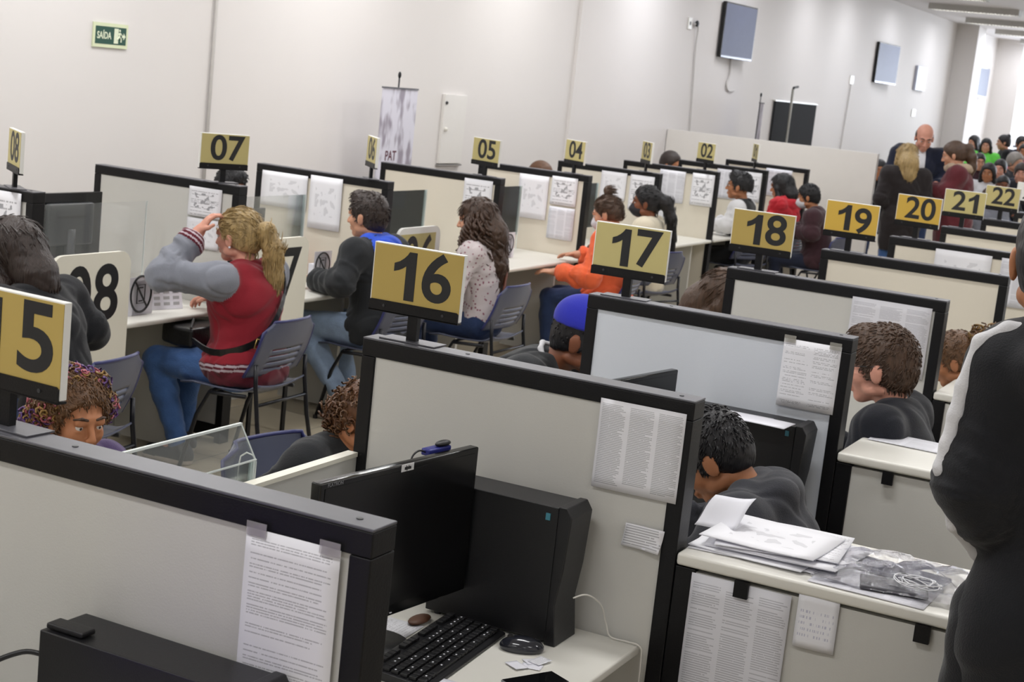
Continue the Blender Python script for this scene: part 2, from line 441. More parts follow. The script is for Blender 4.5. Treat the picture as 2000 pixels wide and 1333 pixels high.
def number_sign(txt, label, x, y, th, yel, group, z0=PH, scale=1.0, w=.275):
    t = thing('number_sign', label, 'sign', (x, y, z0), th, group)
    h0, h1 = 0.075, 0.255
    # plate (faces -x in its own frame)
    MB().box((-.012, -w/2, h0), (.006, w/2, h1)).build('plate_edge', M_signedge, t, bevel=.0015)
    MB().box((-.0135, -w/2+.0005, h0+.022), (-.0118, w/2-.004, h1-.003)).build('plate_face', yel, t)
    n = len(txt)
    M = face_matrix((-.0137, -.013, (h0+h1)/2+.010), (0, -1, 0), (0, 0, 1))
    digits(txt, M, .131, t, .86 if txt == '15' else .68, sq=1.16 if txt == '15' else 1.08)
    br = MB(); br.prism([(-w/2, h0-.004), (w/2, h0-.004), (w/2, h0+.022), (w/2-.006, h0+.026), (-w/2+.006, h0+.026), (-w/2, h0+.022)], 'x', -.0165, -.0137)
    br.box((-.0165, -w/2, h0-.006), (.006, w/2, h0-.002)); br.build('bracket', M_blk, t)
    for yy in (-w*.33, w*.33): MB().cyl((-.018, yy, h0+.012), (-.0163, yy, h0+.012), .004, 10).build('bolt', M_dgrey, t)
    MB().box((-.012, -.015, 0.003), (.006, .015, h0-.004)).build('pole', M_blk, t)
    MB().box((-.035, -.085, 0), (.035, .085, .004)).build('base_plate', M_alu, t, bevel=.001)
    return t
names = {15: M_yel, 16: M_yel, 17: M_yel2, 18: M_yel, 19: M_gold, 20: M_gold, 21: M_yel2, 22: M_yel2, 23: M_signedge}
thB = {15: -3, 16: 0, 17: 3, 18: 2, 19: 1, 20: -9, 21: 2, 22: -14, 23: -3}
for k in range(15, 24):
    txt = '15' if k == 15 else str(k)
    number_sign(txt, ('white' if k == 23 else 'golden yellow' if k in (19, 20) else 'pale yellow' if k in (17, 21, 22) else 'yellow')+' sign reading %s on a short black pole above its partition' % txt,
                uB(k)-.02, 2.068 if k != 20 else 2.05, math.radians(thB[k]), names[k], 'number signs of the near row')
thA = {8: -36, 7: 62, 6: -47, 5: -21, 4: -33, 3: -51, 2: -34, 1: -61}
for k in range(8, 0, -1):
    number_sign('%02d' % k, 'pale yellow sign reading %02d on a black pole, far row%s' % (k, ', turned edge-on' if k in (8, 6, 3, 1) else ''),
                uA(k)-.03, 5.075, math.radians(thA[k]), M_yel2, 'number signs of the far row')

# ------------------------------------------------------------------ near row: low dividers, ledges, desks, modesty panels
def low_divider(k):
    t = thing('low_divider', 'low grey divider under the ledge, beside the %d partition' % k, 'divider', (uB(k)-T/2, 0, 0), 0, 'low dividers of the near row')
    h = T/2
    MB().box((-h+.006, .30, .08), (h-.006, BN-.025, .958)).build('board', M_board, t)
    MB().box((-h, BN-.055, 0), (h, BN-.002, .965)).build('post', M_blk, t, bevel=.003)
    MB().box((-h, .25, 0), (h, .30, .965)).build('post', M_blk, t, bevel=.003)
    MB().box((-h, .3, .02), (h, BN-.05, .08)).build('bottom_rail', M_blk, t)
    l = thing('counter_ledge', 'white counter ledge on the low divider beside the %d partition' % k, 'counter', (uB(k)-T/2, 0, 0), 0, 'counter ledges of the near row')
    tp = MB(); tp.box((-.045, .22, .968), (.40, BN+.0-.004, 1.0)); tp.build('ledge_top', M_white, l, bevel=.008)
    for y in (1.06, .62, .32):
        MB().box((-h-.012, y-.018, .925), (-h-.001, y+.018, .967)).build('front_bracket', M_blk, l)
        MB().box((h+.001, y-.018, .90), (.30, y+.018, .967)).build('support_bracket', M_blk, l)
for k in range(16, 22): low_divider(k)

M_scr = emis('lit_screen_violet', (0.13, 0.07, 0.42), 0.9)
for k in range(14, 23):
    xa, xb = uB(k)+.002, uB(k+1)-T-.002
    t = thing('staff_desk', 'white staff desk between the %d and %d partitions' % (k, k+1), 'desk', (xa, 0, 0), 0, 'staff desks of the near row')
    MB().box((0, 1.30, .715), (xb-xa, 2.165, .74)).build('desktop', M_white, t, bevel=.006)
    MB().box((0.02, 1.9, .05), (.045, 2.15, .714)).build('side_support', M_board, t)
    MB().box((xb-xa-.045, 1.9, .05), (xb-xa-.02, 2.15, .714)).build('side_support', M_board, t)
    p = thing('front_panel', 'white front panel closing the booth between the %d and %d partitions' % (k, k+1), 'panel', (xa, 0, 0), 0, 'front panels of the near row')
    MB().box((0, 2.175, .02), (xb-xa, 2.2, 1.05)).build('board', M_board, p)
    MB().box((0, 2.172, 1.05), (xb-xa, 2.203, 1.062)).build('edge_strip', M_edge, p)
    c = MB(); c.box((0, 2.205, .72), (xb-xa, 2.52, .75)); o = c.build('visitor_shelf', M_white, p, bevel=.006)

# ------------------------------------------------------------------ far row: desks and number boards
def rounded(x0, z0, x1, z1, r, n=6):
    pts = []
    for cx, cz, a0 in ((x1-r, z1-r, 0), (x0+r, z1-r, 90), (x0+r, z0+r, 180), (x1-r, z0+r, 270)):
        for i in range(n+1):
            a = math.radians(a0+90*i/n); pts.append((cx+r*math.cos(a), cz+r*math.sin(a)))
    return pts
for k in range(9, 0, -1):
    xa, xb = uA(k)+.002, uA(k-1)-T-.002
    t = thing('visitor_desk', 'white desk with rounded front edge in booth %02d of the far row' % k, 'desk', (xa, 0, 0), 0, 'desks of the far row')
    MB().box((0, 4.90, .712), (xb-xa, 5.84, .74)).build('desktop', M_white, t, bevel=.012, seg=3)
    MB().box((0, 5.40, .05), (xb-xa, 5.42, .711)).build('modesty_panel', M_board, t)
    MB().box((xb-xa-.3, 4.99, .02), (xb-xa-.27, 5.39, .711)).build('side_support', M_board, t)
    # acrylic screen on the desk
    s = thing('acrylic_screen', 'clear acrylic screen standing on the desk of booth %02d' % k, 'screen', (xa, 5.43, .74), 0, 'acrylic screens of the far row')
    MB().box((.25, 0, .12), (1.32, .004, .50)).build('pane', M_acryl, s)
    e = MB(); e.box((.25, -.001, .0), (.256, .005, .50)); e.box((1.314, -.001, .0), (1.32, .005, .50)); e.build('pane_edge', M_acedge, s)
    if k not in (9, 8, 7, 6): continue
    b = thing('number_board', 'rounded white floor board marked %02d at the desk edge' % k, 'board', (xa, 4.865, 0), 0, 'number boards of the far row')
    MB().prism(rounded(0, .50, .53, 1.1, .07), 'y', 0, .02).build('board', M_edge if k != 6 else M_signedge, b, smooth=False)
    if k == 6: MB().box((.03, -.001, .74), (.47, .0, 1.06)).build('yellow_panel', M_yel2, b)
    M = face_matrix((.27, -.0015, .90), (1, 0, 0), (0, 0, 1))
    digits('%02d' % k, M, .265, b, .66, sq=.98)
    for x in (.1, .43): MB().box((x-.015, .005, 0), (x+.015, .018, .501)).build('stand_leg', M_blk, b)

# booth 15: folded acrylic guard standing on the front panel
g = thing('acrylic_screen', 'folded clear acrylic guard on the front panel behind the 15 partition', 'screen', (0, 0, 0))
gp = MB(); gp.prism([(2.205, 1.03), (2.209, 1.03), (2.209, 1.11), (2.26, 1.19), (2.256, 1.194), (2.205, 1.113)], 'x', 2.5, 3.22)
gp.build('pane', M_acryl, g)
ge = MB(); ge.box((2.5, 2.254, 1.189), (3.22, 2.262, 1.195)); ge.box((2.5, 2.203, 1.109), (3.22, 2.2085, 1.1125))
ge.tube([(3.22, 2.207, 1.04), (3.22, 2.207, 1.11), (3.22, 2.258, 1.192)], .0022, 6)
ge.tube([(3.235, 2.215, 1.04), (3.235, 2.215, 1.10), (3.235, 2.225, 1.115), (3.235, 2.245, 1.118), (3.235, 2.262, 1.105), (3.235, 2.266, 1.08), (3.235, 2.266, 1.0)], .0022, 6)
ge.build('pane_edge', M_acedge, g)

# ------------------------------------------------------------------ notices
R_, U_ = (0, -1, 0), (0, 0, 1)
P_dir = paper_mat('print_directory', 52, 3, dens=.62, blk=.72, word=60)
P_txt = paper_mat('print_procedure', 60, 1, dens=.5, blk=.52, seed=2, word=90, x0=.06)
P_txt2 = paper_mat('print_letter', 46, 2, dens=.45, blk=.5, seed=5)
P_big = paper_mat('print_bold_note', 9, 1, dens=.62, blk=.9, seed=6, word=22, x0=.03, x1=.99)
P_tab = paper_mat('print_table', 60, 3, dens=.6, blk=.6, seed=7, base=(.72, .72, .77), ink=(.3, .3, .34), word=70)
P_pic = paper_mat('print_poster', 18, 1, dens=.5, blk=.5, seed=8, pic=.75, word=30)
P_map = paper_mat('print_map', 30, 1, dens=.2, blk=.3, seed=9, pic=.35, ink=(.35, .35, .38))
P_hand = paper_mat('handwritten_note', 9, 1, dens=.35, blk=.5, seed=11, word=30, ink=(.3, .3, .45))
fX = lambda x: x-T-.0005+.006-.0065
sheet('notice_sheet', 'white sheet of short numbered paragraphs taped on the 15 partition', (fX(uB(15)), 1.478, 1.333), R_, U_, .185, .285, P_txt, tape=True)
sheet('notice_sheet', 'square white directory sheet in three columns on the 16 partition', (fX(uB(16)), 1.483, 1.345), R_, U_, .228, .228, P_dir)
sheet('notice_sheet', 'small torn white note with bold lines below the directory sheet', (fX(uB(16)), 1.378, 1.043), R_, (0, -.12, 1), .105, .06, P_big, corner=.01)
sheet('notice_sheet', 'white printed sheet near the end of the 17 partition', (fX(uB(17)), 1.465, 1.345), R_, U_, .195, .228, P_txt2, tape=True)
sheet('notice_sheet', 'large white printed table on the 18 partition', (fX(uB(18)), 1.625, 1.34), R_, U_, .335, .30, P_tab)
sheet('notice_sheet', 'large white plan taped on the 20 partition', (fX(uB(20)), 1.905, 1.345), R_, U_, .33, .28, P_map)
sheet('notice_sheet', 'white sheet beside the large plan on the 20 partition', (fX(uB(20)), 1.52, 1.345), R_, U_, .22, .28, P_tab)
sheet('notice_sheet', 'tall white printed table taped on the low divider under the ledge', (fX(uB(16)), 1.190, .958), R_, U_, .255, .36, P_tab)
sheet('notice_sheet', 'small handwritten note on the low divider under the ledge', (fX(uB(16)), .918, .972), R_, U_, .10, .132, P_hand)
A_sheets = {8: [(5.20, 1.365, .21, .29, P_pic, 'poster with a drawing at the left border, above the woman in black')],
 7: [(5.24, 1.345, .21, .155, P_pic, 'poster with a drawing above the raised hand of the woman in red'), (5.24, 1.18, .21, .155, P_map, 'faint sheet below the poster on the 07 partition')],
 6: [(5.835, 1.342, .34, .215, P_map, 'wide sheet with a bird-like print on the 06 partition'), (5.475, 1.355, .235, .325, P_map, 'creased map sheet on the 06 partition')],
 5: [(5.20, 1.352, .22, .28, P_pic, 'poster with a drawing beside the curly-haired woman')],
 4: [(5.51, 1.33, .255, .34, P_map, 'grey map sheet on the 04 partition'), (5.23, 1.345, .22, .22, P_pic, 'poster with a drawing above a printed sheet, left of the woman in orange'), (5.23, 1.11, .22, .25, P_tab, 'printed sheet under the poster on the 04 partition')],
 3: [(5.46, 1.345, .24, .24, P_map, 'white sheet on the left of the 03 partition'), (5.185, 1.345, .22, .30, P_pic, 'poster with a drawing over the head of the woman in cream')],
 2: [(5.50, 1.34, .26, .30, P_tab, 'pale printed sheet on the 02 partition'), (5.17, 1.345, .22, .30, P_pic, 'poster with a drawing above the 18 sign, left of the man in white'), (5.50, 1.0, .18, .24, P_txt2, 'sheet low on the 02 partition')],
 1: [(5.45, 1.34, .24, .30, P_tab, 'white table sheet on the 01 partition'), (5.17, 1.345, .2, .3, P_pic, 'poster with a drawing behind the woman in the red puffer jacket')],
 0: [(5.40, 1.34, .3, .3, P_tab, 'white sheet on the last partition of the far row')]}
for k, L in A_sheets.items():
    for (y, z, w_, h_, m_, lb) in L:
        sheet('notice_sheet', lb, (fX(uA(k)), y, z), R_, U_, w_, h_, m_, curl=.002)
# emblem blocks printed on the drawn posters are part of the print

# no-phone signs and calendar
def no_phone(name, label, x, y, z, w_, h_, rz, group=None, foot=True):
    t = thing(name, label, 'sign', (x, y, z), rz, group)
    MB().box((0, 0, .0), (w_, .0015, h_)).build('card', M_paper, t)
    if foot: MB().prism([(0, 0), (.07, 0), (0.002, h_*.9), (0, h_*.9)], 'x', w_*.2, w_*.8).build('card_foot', M_paper, t)
    cx, cz, r = w_/2, h_*.55, w_*.40
    q = MB(); q.tube([(cx+r*math.cos(a*PI/14), -.001, cz+r*1.12*math.sin(a*PI/14)) for a in range(28)], .006*w_/.2, 6, closed=True)
    q.tube([(cx-r*.62, -.001, cz+r*.8), (cx+r*.62, -.001, cz-r*.8)], .005*w_/.2, 6)
    q.build('ban_ring', M_ink, t)
    p = MB(); pw, ph = w_*.15, h_*.3
    p.tube([(cx-pw, -.001, cz-ph*.8), (cx-pw, -.001, cz+ph*.8), (cx+pw, -.001, cz+ph*.8), (cx+pw, -.001, cz-ph*.8)], .003*w_/.2, 6, closed=True)
    p.box((cx-pw*.5, -.002, cz-ph*.65), (cx+pw*.5, 0, cz-ph*.55)); p.box((cx-pw*.5, -.002, cz+ph*.5), (cx+pw*.5, 0, cz+ph*.6))
    p.build('phone_outline', M_ink, t)
    return t
no_phone('no_phone_sign', 'white card with a crossed-out phone beside the large 08 number board', 6.13, 5.02, .7415, .20, .19, math.radians(2))
no_phone('no_phone_sign', 'white card with a crossed-out phone beside the orange organiser', 8.03, 5.20, .7415, .17, .19, math.radians(-4))
no_phone('no_phone_sign', 'small crossed-out phone card right of the curly-haired woman', 10.58, 5.22, .7415, .16, .19, math.radians(-5))
t = thing('desk_calendar', 'small white tent calendar with a green header next to the phone card', 'calendar', (6.40, 5.08, .7412), math.radians(-14))
cp = MB(); cp.prism([(0, 0), (.075, 0), (.039, .16), (.036, .16)], 'x', 0, .19); cp.build('card', M_paper, t)
MB().box((.0, 0, 0), (.19, .0006, .012), rot=Matrix.Rotation(-.22, 3, 'X'), piv=(0, 0, 0)).build('header', mat('green_print', '#3f6f58', .5), t).location = (0, .031, .147)
for i in range(4):
    for j in range(3):
        go = MB().box((.012+j*.06, -.001, .02+i*.03), (.05+j*.06, 0, .036+i*.03)).build('month_block', mat('pale_print', '#a9a9ab', .6), t)
        go.rotation_euler = (-.22, 0, 0)

# ------------------------------------------------------------------ computers and desk clutter
RZ = lambda d: Matrix.Rotation(math.radians(d), 3, 'Z')
def monitor(label, loc, rz, w=.55, h=.335, screen=M_screen, logos=False, stand=True, base_z=.74):
    """Flat monitor; loc = bottom centre of the bezel, screen faces -y of its own frame."""
    t = thing('computer_monitor', label, 'monitor', loc, rz)
    MB().box((-w/2, 0, 0), (w/2, .028, h)).build('bezel', M_bgloss, t, bevel=.004)
    MB().box((-w/2+.016, -.0012, .028), (w/2-.016, .0003, h-.014)).build('screen', screen, t)
    b = MB(); b.box((-w*.32, .028, h*.2), (w*.32, .06, h*.85)); b.build('back_housing', M_dgrey, t, bevel=.01)
    MB().box((-w*.2, .0605, h*.62), (w*.2, .062, h*.66)).build('vent_strip', M_bplastic, t)
    dz = base_z-loc[2]
    if stand:
        MB().cyl((0, .055, dz+.014), (0, .055, h*.45), .026, 14).build('neck', M_dgrey, t, smooth=True)
        MB().cyl((0, .05, dz+.001), (0, .05, dz+.013), .10, 28, .09).build('foot', M_bplastic, t, smooth=True)
    if logos:
        text_obj('logo_badge', 'LG', .018, mat('logo_silver', '#b9bcc0', .4), t, face_matrix((-w/2+.06, -.0015, .013), (1, 0, 0), (0, 0, 1)), .9, .0004, .0003)
        text_obj('model_text', 'FLATRON', .011, mat('logo_grey', '#77797d', .4), t, face_matrix((-w/2+.05, -.0008, h-.0075), (1, 0, 0), (0, 0, 1)), 1.1, 0, .0003)
        MB().box((-.015, -.0022, h-.017), (.032, -.0006, h+.001)).build('asset_sticker', mat('sticker_grey', '#cfd0d2', .4), t, bevel=.0015)
        text_obj('sticker_text', 'alpha', .013, M_ink, t, face_matrix((.0085, -.0026, h-.008), (1, 0, 0), (0, 0, 1)), .9, .0006, .0003)
        MB().box((-.008, -.0025, .008), (.0, -.001, .010)).build('power_light', M_paper, t)
    return t
def tower(label, loc, rz=0, d=.37, w=.12, h=.35, front=-1):
    """Desktop computer case; long side along y, front bezel at the -y end."""
    t = thing('computer_tower', label, 'computer', loc, rz)
    MB().box((-w/2, -d/2+.03, .008), (w/2, d/2, h)).build('case', M_bplastic, t, bevel=.003)
    f = MB(); f.prism([(-d/2+.03, .0), (-d/2+.03, h+.004), (-d/2+.008, h+.004), (-d/2-.008, h-.02), (-d/2+.0, h*.55), (-d/2+.012, h*.3), (-d/2, .0)], 'x', -w/2-.003, w/2+.003)
    f.build('front_bezel', M_bplastic, t, bevel=.003)
    g = MB(); g.box((-w/2+.02, -d/2-.002, h*.72), (w/2-.02, -d/2+.002, h*.78)); g.box((-w/2+.02, -d/2, h*.62), (w/2-.02, -d/2+.004, h*.67)); g.build('drive_bay', M_bgloss, t)
    q = MB()
    for x in (-w/2+.015, w/2-.015):
        for y in (-d/2+.05, d/2-.03): q.cyl((x, y, 0), (x, y, .009), .009, 10)
    q.build('foot_pad', M_dgrey, t)
    s = MB(); s.box((-w/2-.0036, -d/2+.05, h-.035), (-w/2-.0, -d/2+.062, h-.018)); s.build('sticker_mark', mat('teal_sticker', '#3f7f8f', .4), t)
    return t
monitor('large black switched-off monitor in front of the 16 partition', (3.172, 1.757, .83), math.radians(-7.4), .60, .37, logos=True)
tower('black computer tower against the 16 partition beside the monitor', (3.54, 1.645, .74))
tower('black computer tower in the lower left, against the 15 partition', (2.085, 1.585, .74), math.radians(-1), .44, .115, .36)
tower('black computer tower with papers on top against the 17 partition', (5.045, 1.51, .74), math.radians(0), .40, .13, .35)
monitor('black monitor behind the right end of the 16 partition', (4.705, 1.80, .865), math.radians(-9), .54, .34)
vm = monitor('monitor with violet picture at the left border', (1.60, 1.745, .98), math.radians(8), .52, .37, M_scr, base_z=.74)
vs = MB(); vs.box((.02, -.0026, .20), (.244, -.0015, .30)); vs.build('window_panel', emis('lit_screen_dark_violet', (.05, .02, .25), .8), vm)
vs = MB(); vs.box((.02, -.0036, .30), (.244, -.0015, .315)); vs.build('title_bar', emis('lit_screen_title', (.07, .03, .2), .5), vm)
monitor('dark monitor edge behind the 20 partition', (9.30, 1.80, .90), math.radians(-12), .52, .33)
for i, (k, w_) in enumerate(((18, .5), (21, .5))):
    monitor('dark monitor behind the large printed table of the 18 partition' if k == 18 else 'dark monitor behind the 21 sign pole', (uB(k)+.85, 1.85, .84), math.radians(-8), .5, .31)
for k, x, w_, zb in ((8, 6.36, .52, .93), (7, 7.86, .5, .80), (5, 11.30, .50, .86), (4, 12.35, .45, .84), (3, 14.0, .5, .84)):
    monitor({8: 'large dark monitor seen from behind above the 08 number board', 7: 'dark monitor behind the ponytail of the woman in red', 5: 'dark monitor edge right of the curly-haired woman', 4: 'dark monitor between the bun and the black ponytail', 3: 'dark monitor near the face of the man in the white jacket'}[k], (x, 5.66, zb), PI, w_, .335)

# webcam on the large monitor, its cable
t = thing('webcam', 'small blue and black webcam clipped behind the large monitor top', 'webcam', (3.37, 1.772, 1.186), math.radians(-7))
MB().box((-.045, 0, .0), (.045, .028, .018)).build('body', mat('webcam_blue', '#2a2f7a', .3), t, bevel=.004)
MB().sphere((.02, .01, .024), (.03, .012, .008), 14).build('hinge', M_bplastic, t, smooth=True)
MB().tube(flow([(-.045, .015, .01), (-.075, .012, .018), (-.10, .012, .006), (-.105, .012, -.03)]), .0025, 6).build('cable', M_bplastic, t, smooth=True)

# keyboard
t = thing('keyboard', 'black keyboard on the desk in front of the large monitor', 'keyboard', (3.235, 1.655, .7402), math.radians(4))
MB().prism([(-.082, 0), (.082, 0), (.082, .022), (.07, .024), (-.075, .012), (-.082, .008)], 'x', -.225, .225).build('case', M_bplastic, t, bevel=.002)
kb = MB()
for r in range(6):
    y = -.058+r*.0225+(.008 if r == 5 else 0)
    for c in range(21):
        x = -.205+c*.0205
        if r == 0 and 3 <= c <= 8: continue
        if r == 5 and c in (1, 6, 11, 16): continue
        z = .016+(y+.075)*.075
        kb.prism([(x-.0085, y-.009), (x+.0085, y-.009), (x+.0085, y+.009), (x-.0085, y+.009)], 'z', z-.004, z+.005)
kb.prism([(-.205+3*.0205-.009, -.067), (-.205+8*.0205+.009, -.067), (-.205+8*.0205+.009, -.049), (-.205+3*.0205-.009, -.049)], 'z', .012, .021)
kb.build('keys', mat('key_black', '#1b1b1d', .35), t, bevel=.0015)
kl = MB()
for i in range(60):
    x = -.205+random.randrange(21)*.0205; y = -.058+random.randrange(5)*.0225; z = .016+(y+.075)*.075+.0051
    kl.box((x-.003, y-.001, z), (x+.002, y+.003, z+.0003))
kl.build('key_legend', M_paper, t)['kind'] = 'stuff'
# mouse
t = thing('computer_mouse', 'shiny dark grey mouse at the right end of the keyboard', 'mouse', (3.405, 1.515, .7402), math.radians(25))
MB().sphere((0, 0, .010), (.032, .055, .026), 24).build('shell', mat('mouse_shell', '#20222a', .18, coat=.5), t, smooth=True)
MB().cyl((-.003, .03, .031), (.003, .03, .031), .008, 12).build('wheel', M_bplastic, t)
# smartphone
t = thing('smartphone', 'black smartphone lying on the desk edge beside the mouse', 'phone', (3.235, 1.395, .7402), math.radians(-118))
MB().box((-.036, -.074, 0), (.036, .074, .007), bev=0).build('body', mat('phone_frame', '#c9ccd0', .25, .7), t, bevel=.003)
MB().box((-.0335, -.0715, .007), (.0335, .0715, .0078)).build('screen', mat('phone_glass', '#08090c', .08), t)
# number slips
for i, (dx, dy, a) in enumerate(((0, 0, 10), (.012, .01, 50), (-.008, .014, -30), (.006, -.008, 75))):
    o = sheet('paper_slip', 'small white queue number slip in the pile next to the mouse', (3.335+dx, 1.475+dy, .7404+i*.0012), RZ(a) @ Vector((0, -1, 0)), RZ(a) @ Vector((1, 0, 0)), .05, .035, P_big if i == 3 else M_paper, 'slip', curl=.0006, group='queue slips beside the mouse')
sheet('paper_sheet', 'white sheet lying under the large monitor behind the keyboard', (3.10, 1.86, .7406), (1, .05, 0), (0, 1, 0), .28, .10, P_txt2, 'paper', curl=.0008)
sheet('note_pad', 'white note pad at the keyboard front edge', (2.98, 1.57, .7406), (1, .1, 0), (-.1, 1, 0), .12, .09, M_paper, 'pad', curl=.0004, thick=.006)
# wooden ink pad under the screen
tag(MB().sphere((3.40, 1.80, .7485), (.045, .022, .008), 16).build('wrist_rest', mat('brown_leather', '#5c3b28', .5), smooth=True), 'brown oval pad lying under the monitor edge', 'pad')
# white cable
tag(MB().tube(flow([(3.525, 1.445, .86), (3.55, 1.42, .868), (3.60, 1.40, .835), (3.628, 1.39, .78), (3.63, 1.375, .748), (3.632, 1.33, .746), (3.632, 1.295, .742), (3.632, 1.287, .70), (3.63, 1.287, .5)]), .0022, 8).build('white_cable', mat('cable_white', '#d9d6cf', .4), smooth=True), 'thin white cable hanging from the tower over the desk edge', 'cable')
tag(MB().tube(flow([(2.055, 1.815, 1.045), (2.04, 1.85, 1.045), (2.0, 1.89, 1.02), (1.97, 1.91, .97), (1.95, 1.92, .88), (1.93, 1.92, .745)]), .005, 8).build('power_cable', M_bplastic, smooth=True), 'thick black cable behind the lower left computer tower', 'cable')
tag(MB().box((2.04, 1.72, 1.1015), (2.075, 1.80, 1.112)).build('usb_adapter', M_bplastic, bevel=.003), 'small black adapter lying on the lower left tower', 'adapter')
for i, (y, a) in enumerate(((1.70, 2), (1.62, -3))):
    sheet('paper_sheet', 'white papers lying on top of the tower by the 17 partition', (4.985, y, 1.0955+i*.003), RZ(a) @ Vector((0, -1, 0)), RZ(a) @ Vector((1, 0, 0)), .28, .11, M_paper, 'paper', curl=.0006, thick=.002, group='papers on the tower by the 17 partition')

# papers on the ledge of booth 16
def rot2(a): c, s = math.cos(a), math.sin(a); return Vector((s, -c, 0)), Vector((c, s, 0))
lz = 1.0008
stack = [(3.70, 1.245, 4, .297, .21, 0), (3.71, 1.215, -3, .297, .21, .004), (3.72, 1.235, 9, .297, .21, .0), (3.715, 1.17, 2, .297, .21, .008), (3.735, 1.12, -6, .297, .21, .010), (3.70, 1.225, 14, .25, .21, .004),
         (3.74, 1.10, 6, .21, .21, .008), (3.725, 1.20, -2, .297, .21, .013)]
for i, (x, y, a, w_, h_, cr) in enumerate(stack):
    r_, u_ = rot2(math.radians(a))
    o = sheet('loose_paper', 'white document in the fanned pile on the ledge by the 16 partition', (x+u_.x*h_*1.3, y, lz+i*.0042), r_, u_, w_, h_*1.3, [P_txt2, P_map, M_paper][i % 3], 'paper', curl=.0011, thick=.0022, group='documents piled on the near ledge', corner=cr*.4)
r_, u_ = rot2(math.radians(-10))
sheet('loose_paper', 'white document lying right of the fanned pile on the near ledge', (3.73+.26, 1.01, lz), r_, u_, .15, .25, M_paper, 'paper', curl=.0012, thick=.003, corner=.002)
sheet('crumpled_paper', 'stood-up creased white sheet at the left end of the near ledge', (3.97, 1.245, 1.07), (-.55, -.85, .25), (.5, -.25, .6), .16, .10, M_paper, 'paper', curl=.006)
sheet('document', 'white printed sheet lying on the ledge by the 17 partition', (5.60, 1.20, lz), (-.03, -1, 0), (1, -.03, 0), .34, .17, P_tab, 'paper', curl=.0008, thick=.002)
sheet('document', 'white printed sheet under the clear bag on the near ledge', (3.86, .90, lz), (-.03, -1, 0), (1, -.03, 0), .28, .20, P_tab, 'paper', curl=.0005, thick=.0015)
# transparent bag with belongings
t = thing('clear_plastic_bag', 'crumpled clear plastic bag of belongings on the near ledge', 'bag', (3.84, .74, 1.004), math.radians(6))
bm = bmesh.new(); nx, ny = 26, 20
rnd = random.Random(3)
def bagz(a, c):
    e = max(0.0, 1-abs(a*2-1)**3)*max(0.0, 1-abs(c*2-1)**3)
    return .006+.045*e*(.65+.35*math.sin(a*11+c*7)+.2*math.sin(a*23-c*19))
gridv = []
for i in range(nx+1):
    row = []
    for j in range(ny+1):
        a, c = i/nx, j/ny
        row.append(bm.verts.new((-.15+.31*a+rnd.uniform(-.005, .005), -.26+.44*c+rnd.uniform(-.005, .005), bagz(a, c)+rnd.uniform(-.003, .003))))
    gridv.append(row)
for i in range(nx):
    for j in range(ny): bm.faces.new((gridv[i][j], gridv[i+1][j], gridv[i+1][j+1], gridv[i][j+1]))
me = bpy.data.meshes.new('film'); bm.to_mesh(me); bm.free(); me.materials.append(M_bag)
for q in me.polygons: q.use_smooth = False
link('film', me, t)
tag(MB().box((3.70, .64, 1.005), (3.80, .80, 1.016), rot=RZ(14)).build('wallet', mat('wallet_grey', '#4b4a50', .5), bevel=.004), 'dark grey wallet inside the clear bag', 'wallet')
tag(MB().box((3.83, .62, 1.005), (3.93, .86, 1.016), rot=RZ(-8)).build('notebook', mat('notebook_slate', '#6a6c7d', .5), bevel=.003), 'slate grey notebook inside the clear bag', 'notebook')
ep = []
for i in range(120):
    a = i/120*2*PI*6; r = .036+.009*math.sin(i*.37)
    ep.append((3.745+.9*r*math.cos(a)+.006*math.sin(i*.11), .665+1.25*r*math.sin(a), 1.036+.006*math.sin(i*.5)))
tag(MB().tube(ep, .0014, 6).build('earphones', mat('earphone_white', '#dcdce0', .35), smooth=True), 'coiled white earphones inside the clear bag', 'earphones')

# desk items in the far row
t = thing('desk_organiser', 'orange desk organiser box on the desk of booth 07', 'organiser', (8.12, 5.48, .7405), math.radians(-8))
q = MB(); q.box((-.09, -.06, 0), (.09, -.054, .09)); q.box((-.09, .054, 0), (.09, .06, .09)); q.box((-.09, -.06, 0), (-.084, .06, .09)); q.box((.084, -.06, 0), (.09, .06, .09)); q.box((-.003, -.06, 0), (.003, .06, .08)); q.box((-.09, -.06, 0), (.09, .06, .004))
q.build('tray', mat('organiser_brown', '#a04a2a', .5), t)
MB().box((.10, -.05, 0), (.15, .05, .12)).build('front_box', M_orange, t, bevel=.002)
t = thing('leaflet_holder', 'orange and white leaflet box by the phone card', 'box', (8.12, 5.24, .7405), math.radians(-8))
MB().box((-.05, -.02, 0), (.05, .02, .11)).build('box', M_paper, t, bevel=.002)
q = MB()
for i in range(3): q.box((-.0505, -.021, .02+i*.03), (.0505, -.0195, .032+i*.03))
q.build('orange_stripes', M_orange, t)
tag(MB().prism([(x_, z_) for x_, z_ in ((8.93, .74), (9.25, .74), (9.27, 1.0), (9.20, 1.16), (9.10, 1.24), (9.0, 1.15), (8.94, 1.0))], 'y', 5.52, 5.53).build('pink_display', mat('pale_pink', '#d9c2b4', .6)), 'pale pink pointed card display behind the curly-haired woman', 'display')
t = thing('paper_cup_box', 'small white box standing on the 19 partition booth shelf', 'box', (9.06, 2.36, .751), 0)
MB().box((-.06, -.05, 0), (.06, .05, .30)).build('box', M_white, t, bevel=.004)
t['label'] = 'tall white box on the visitor shelf behind the 19 sign'

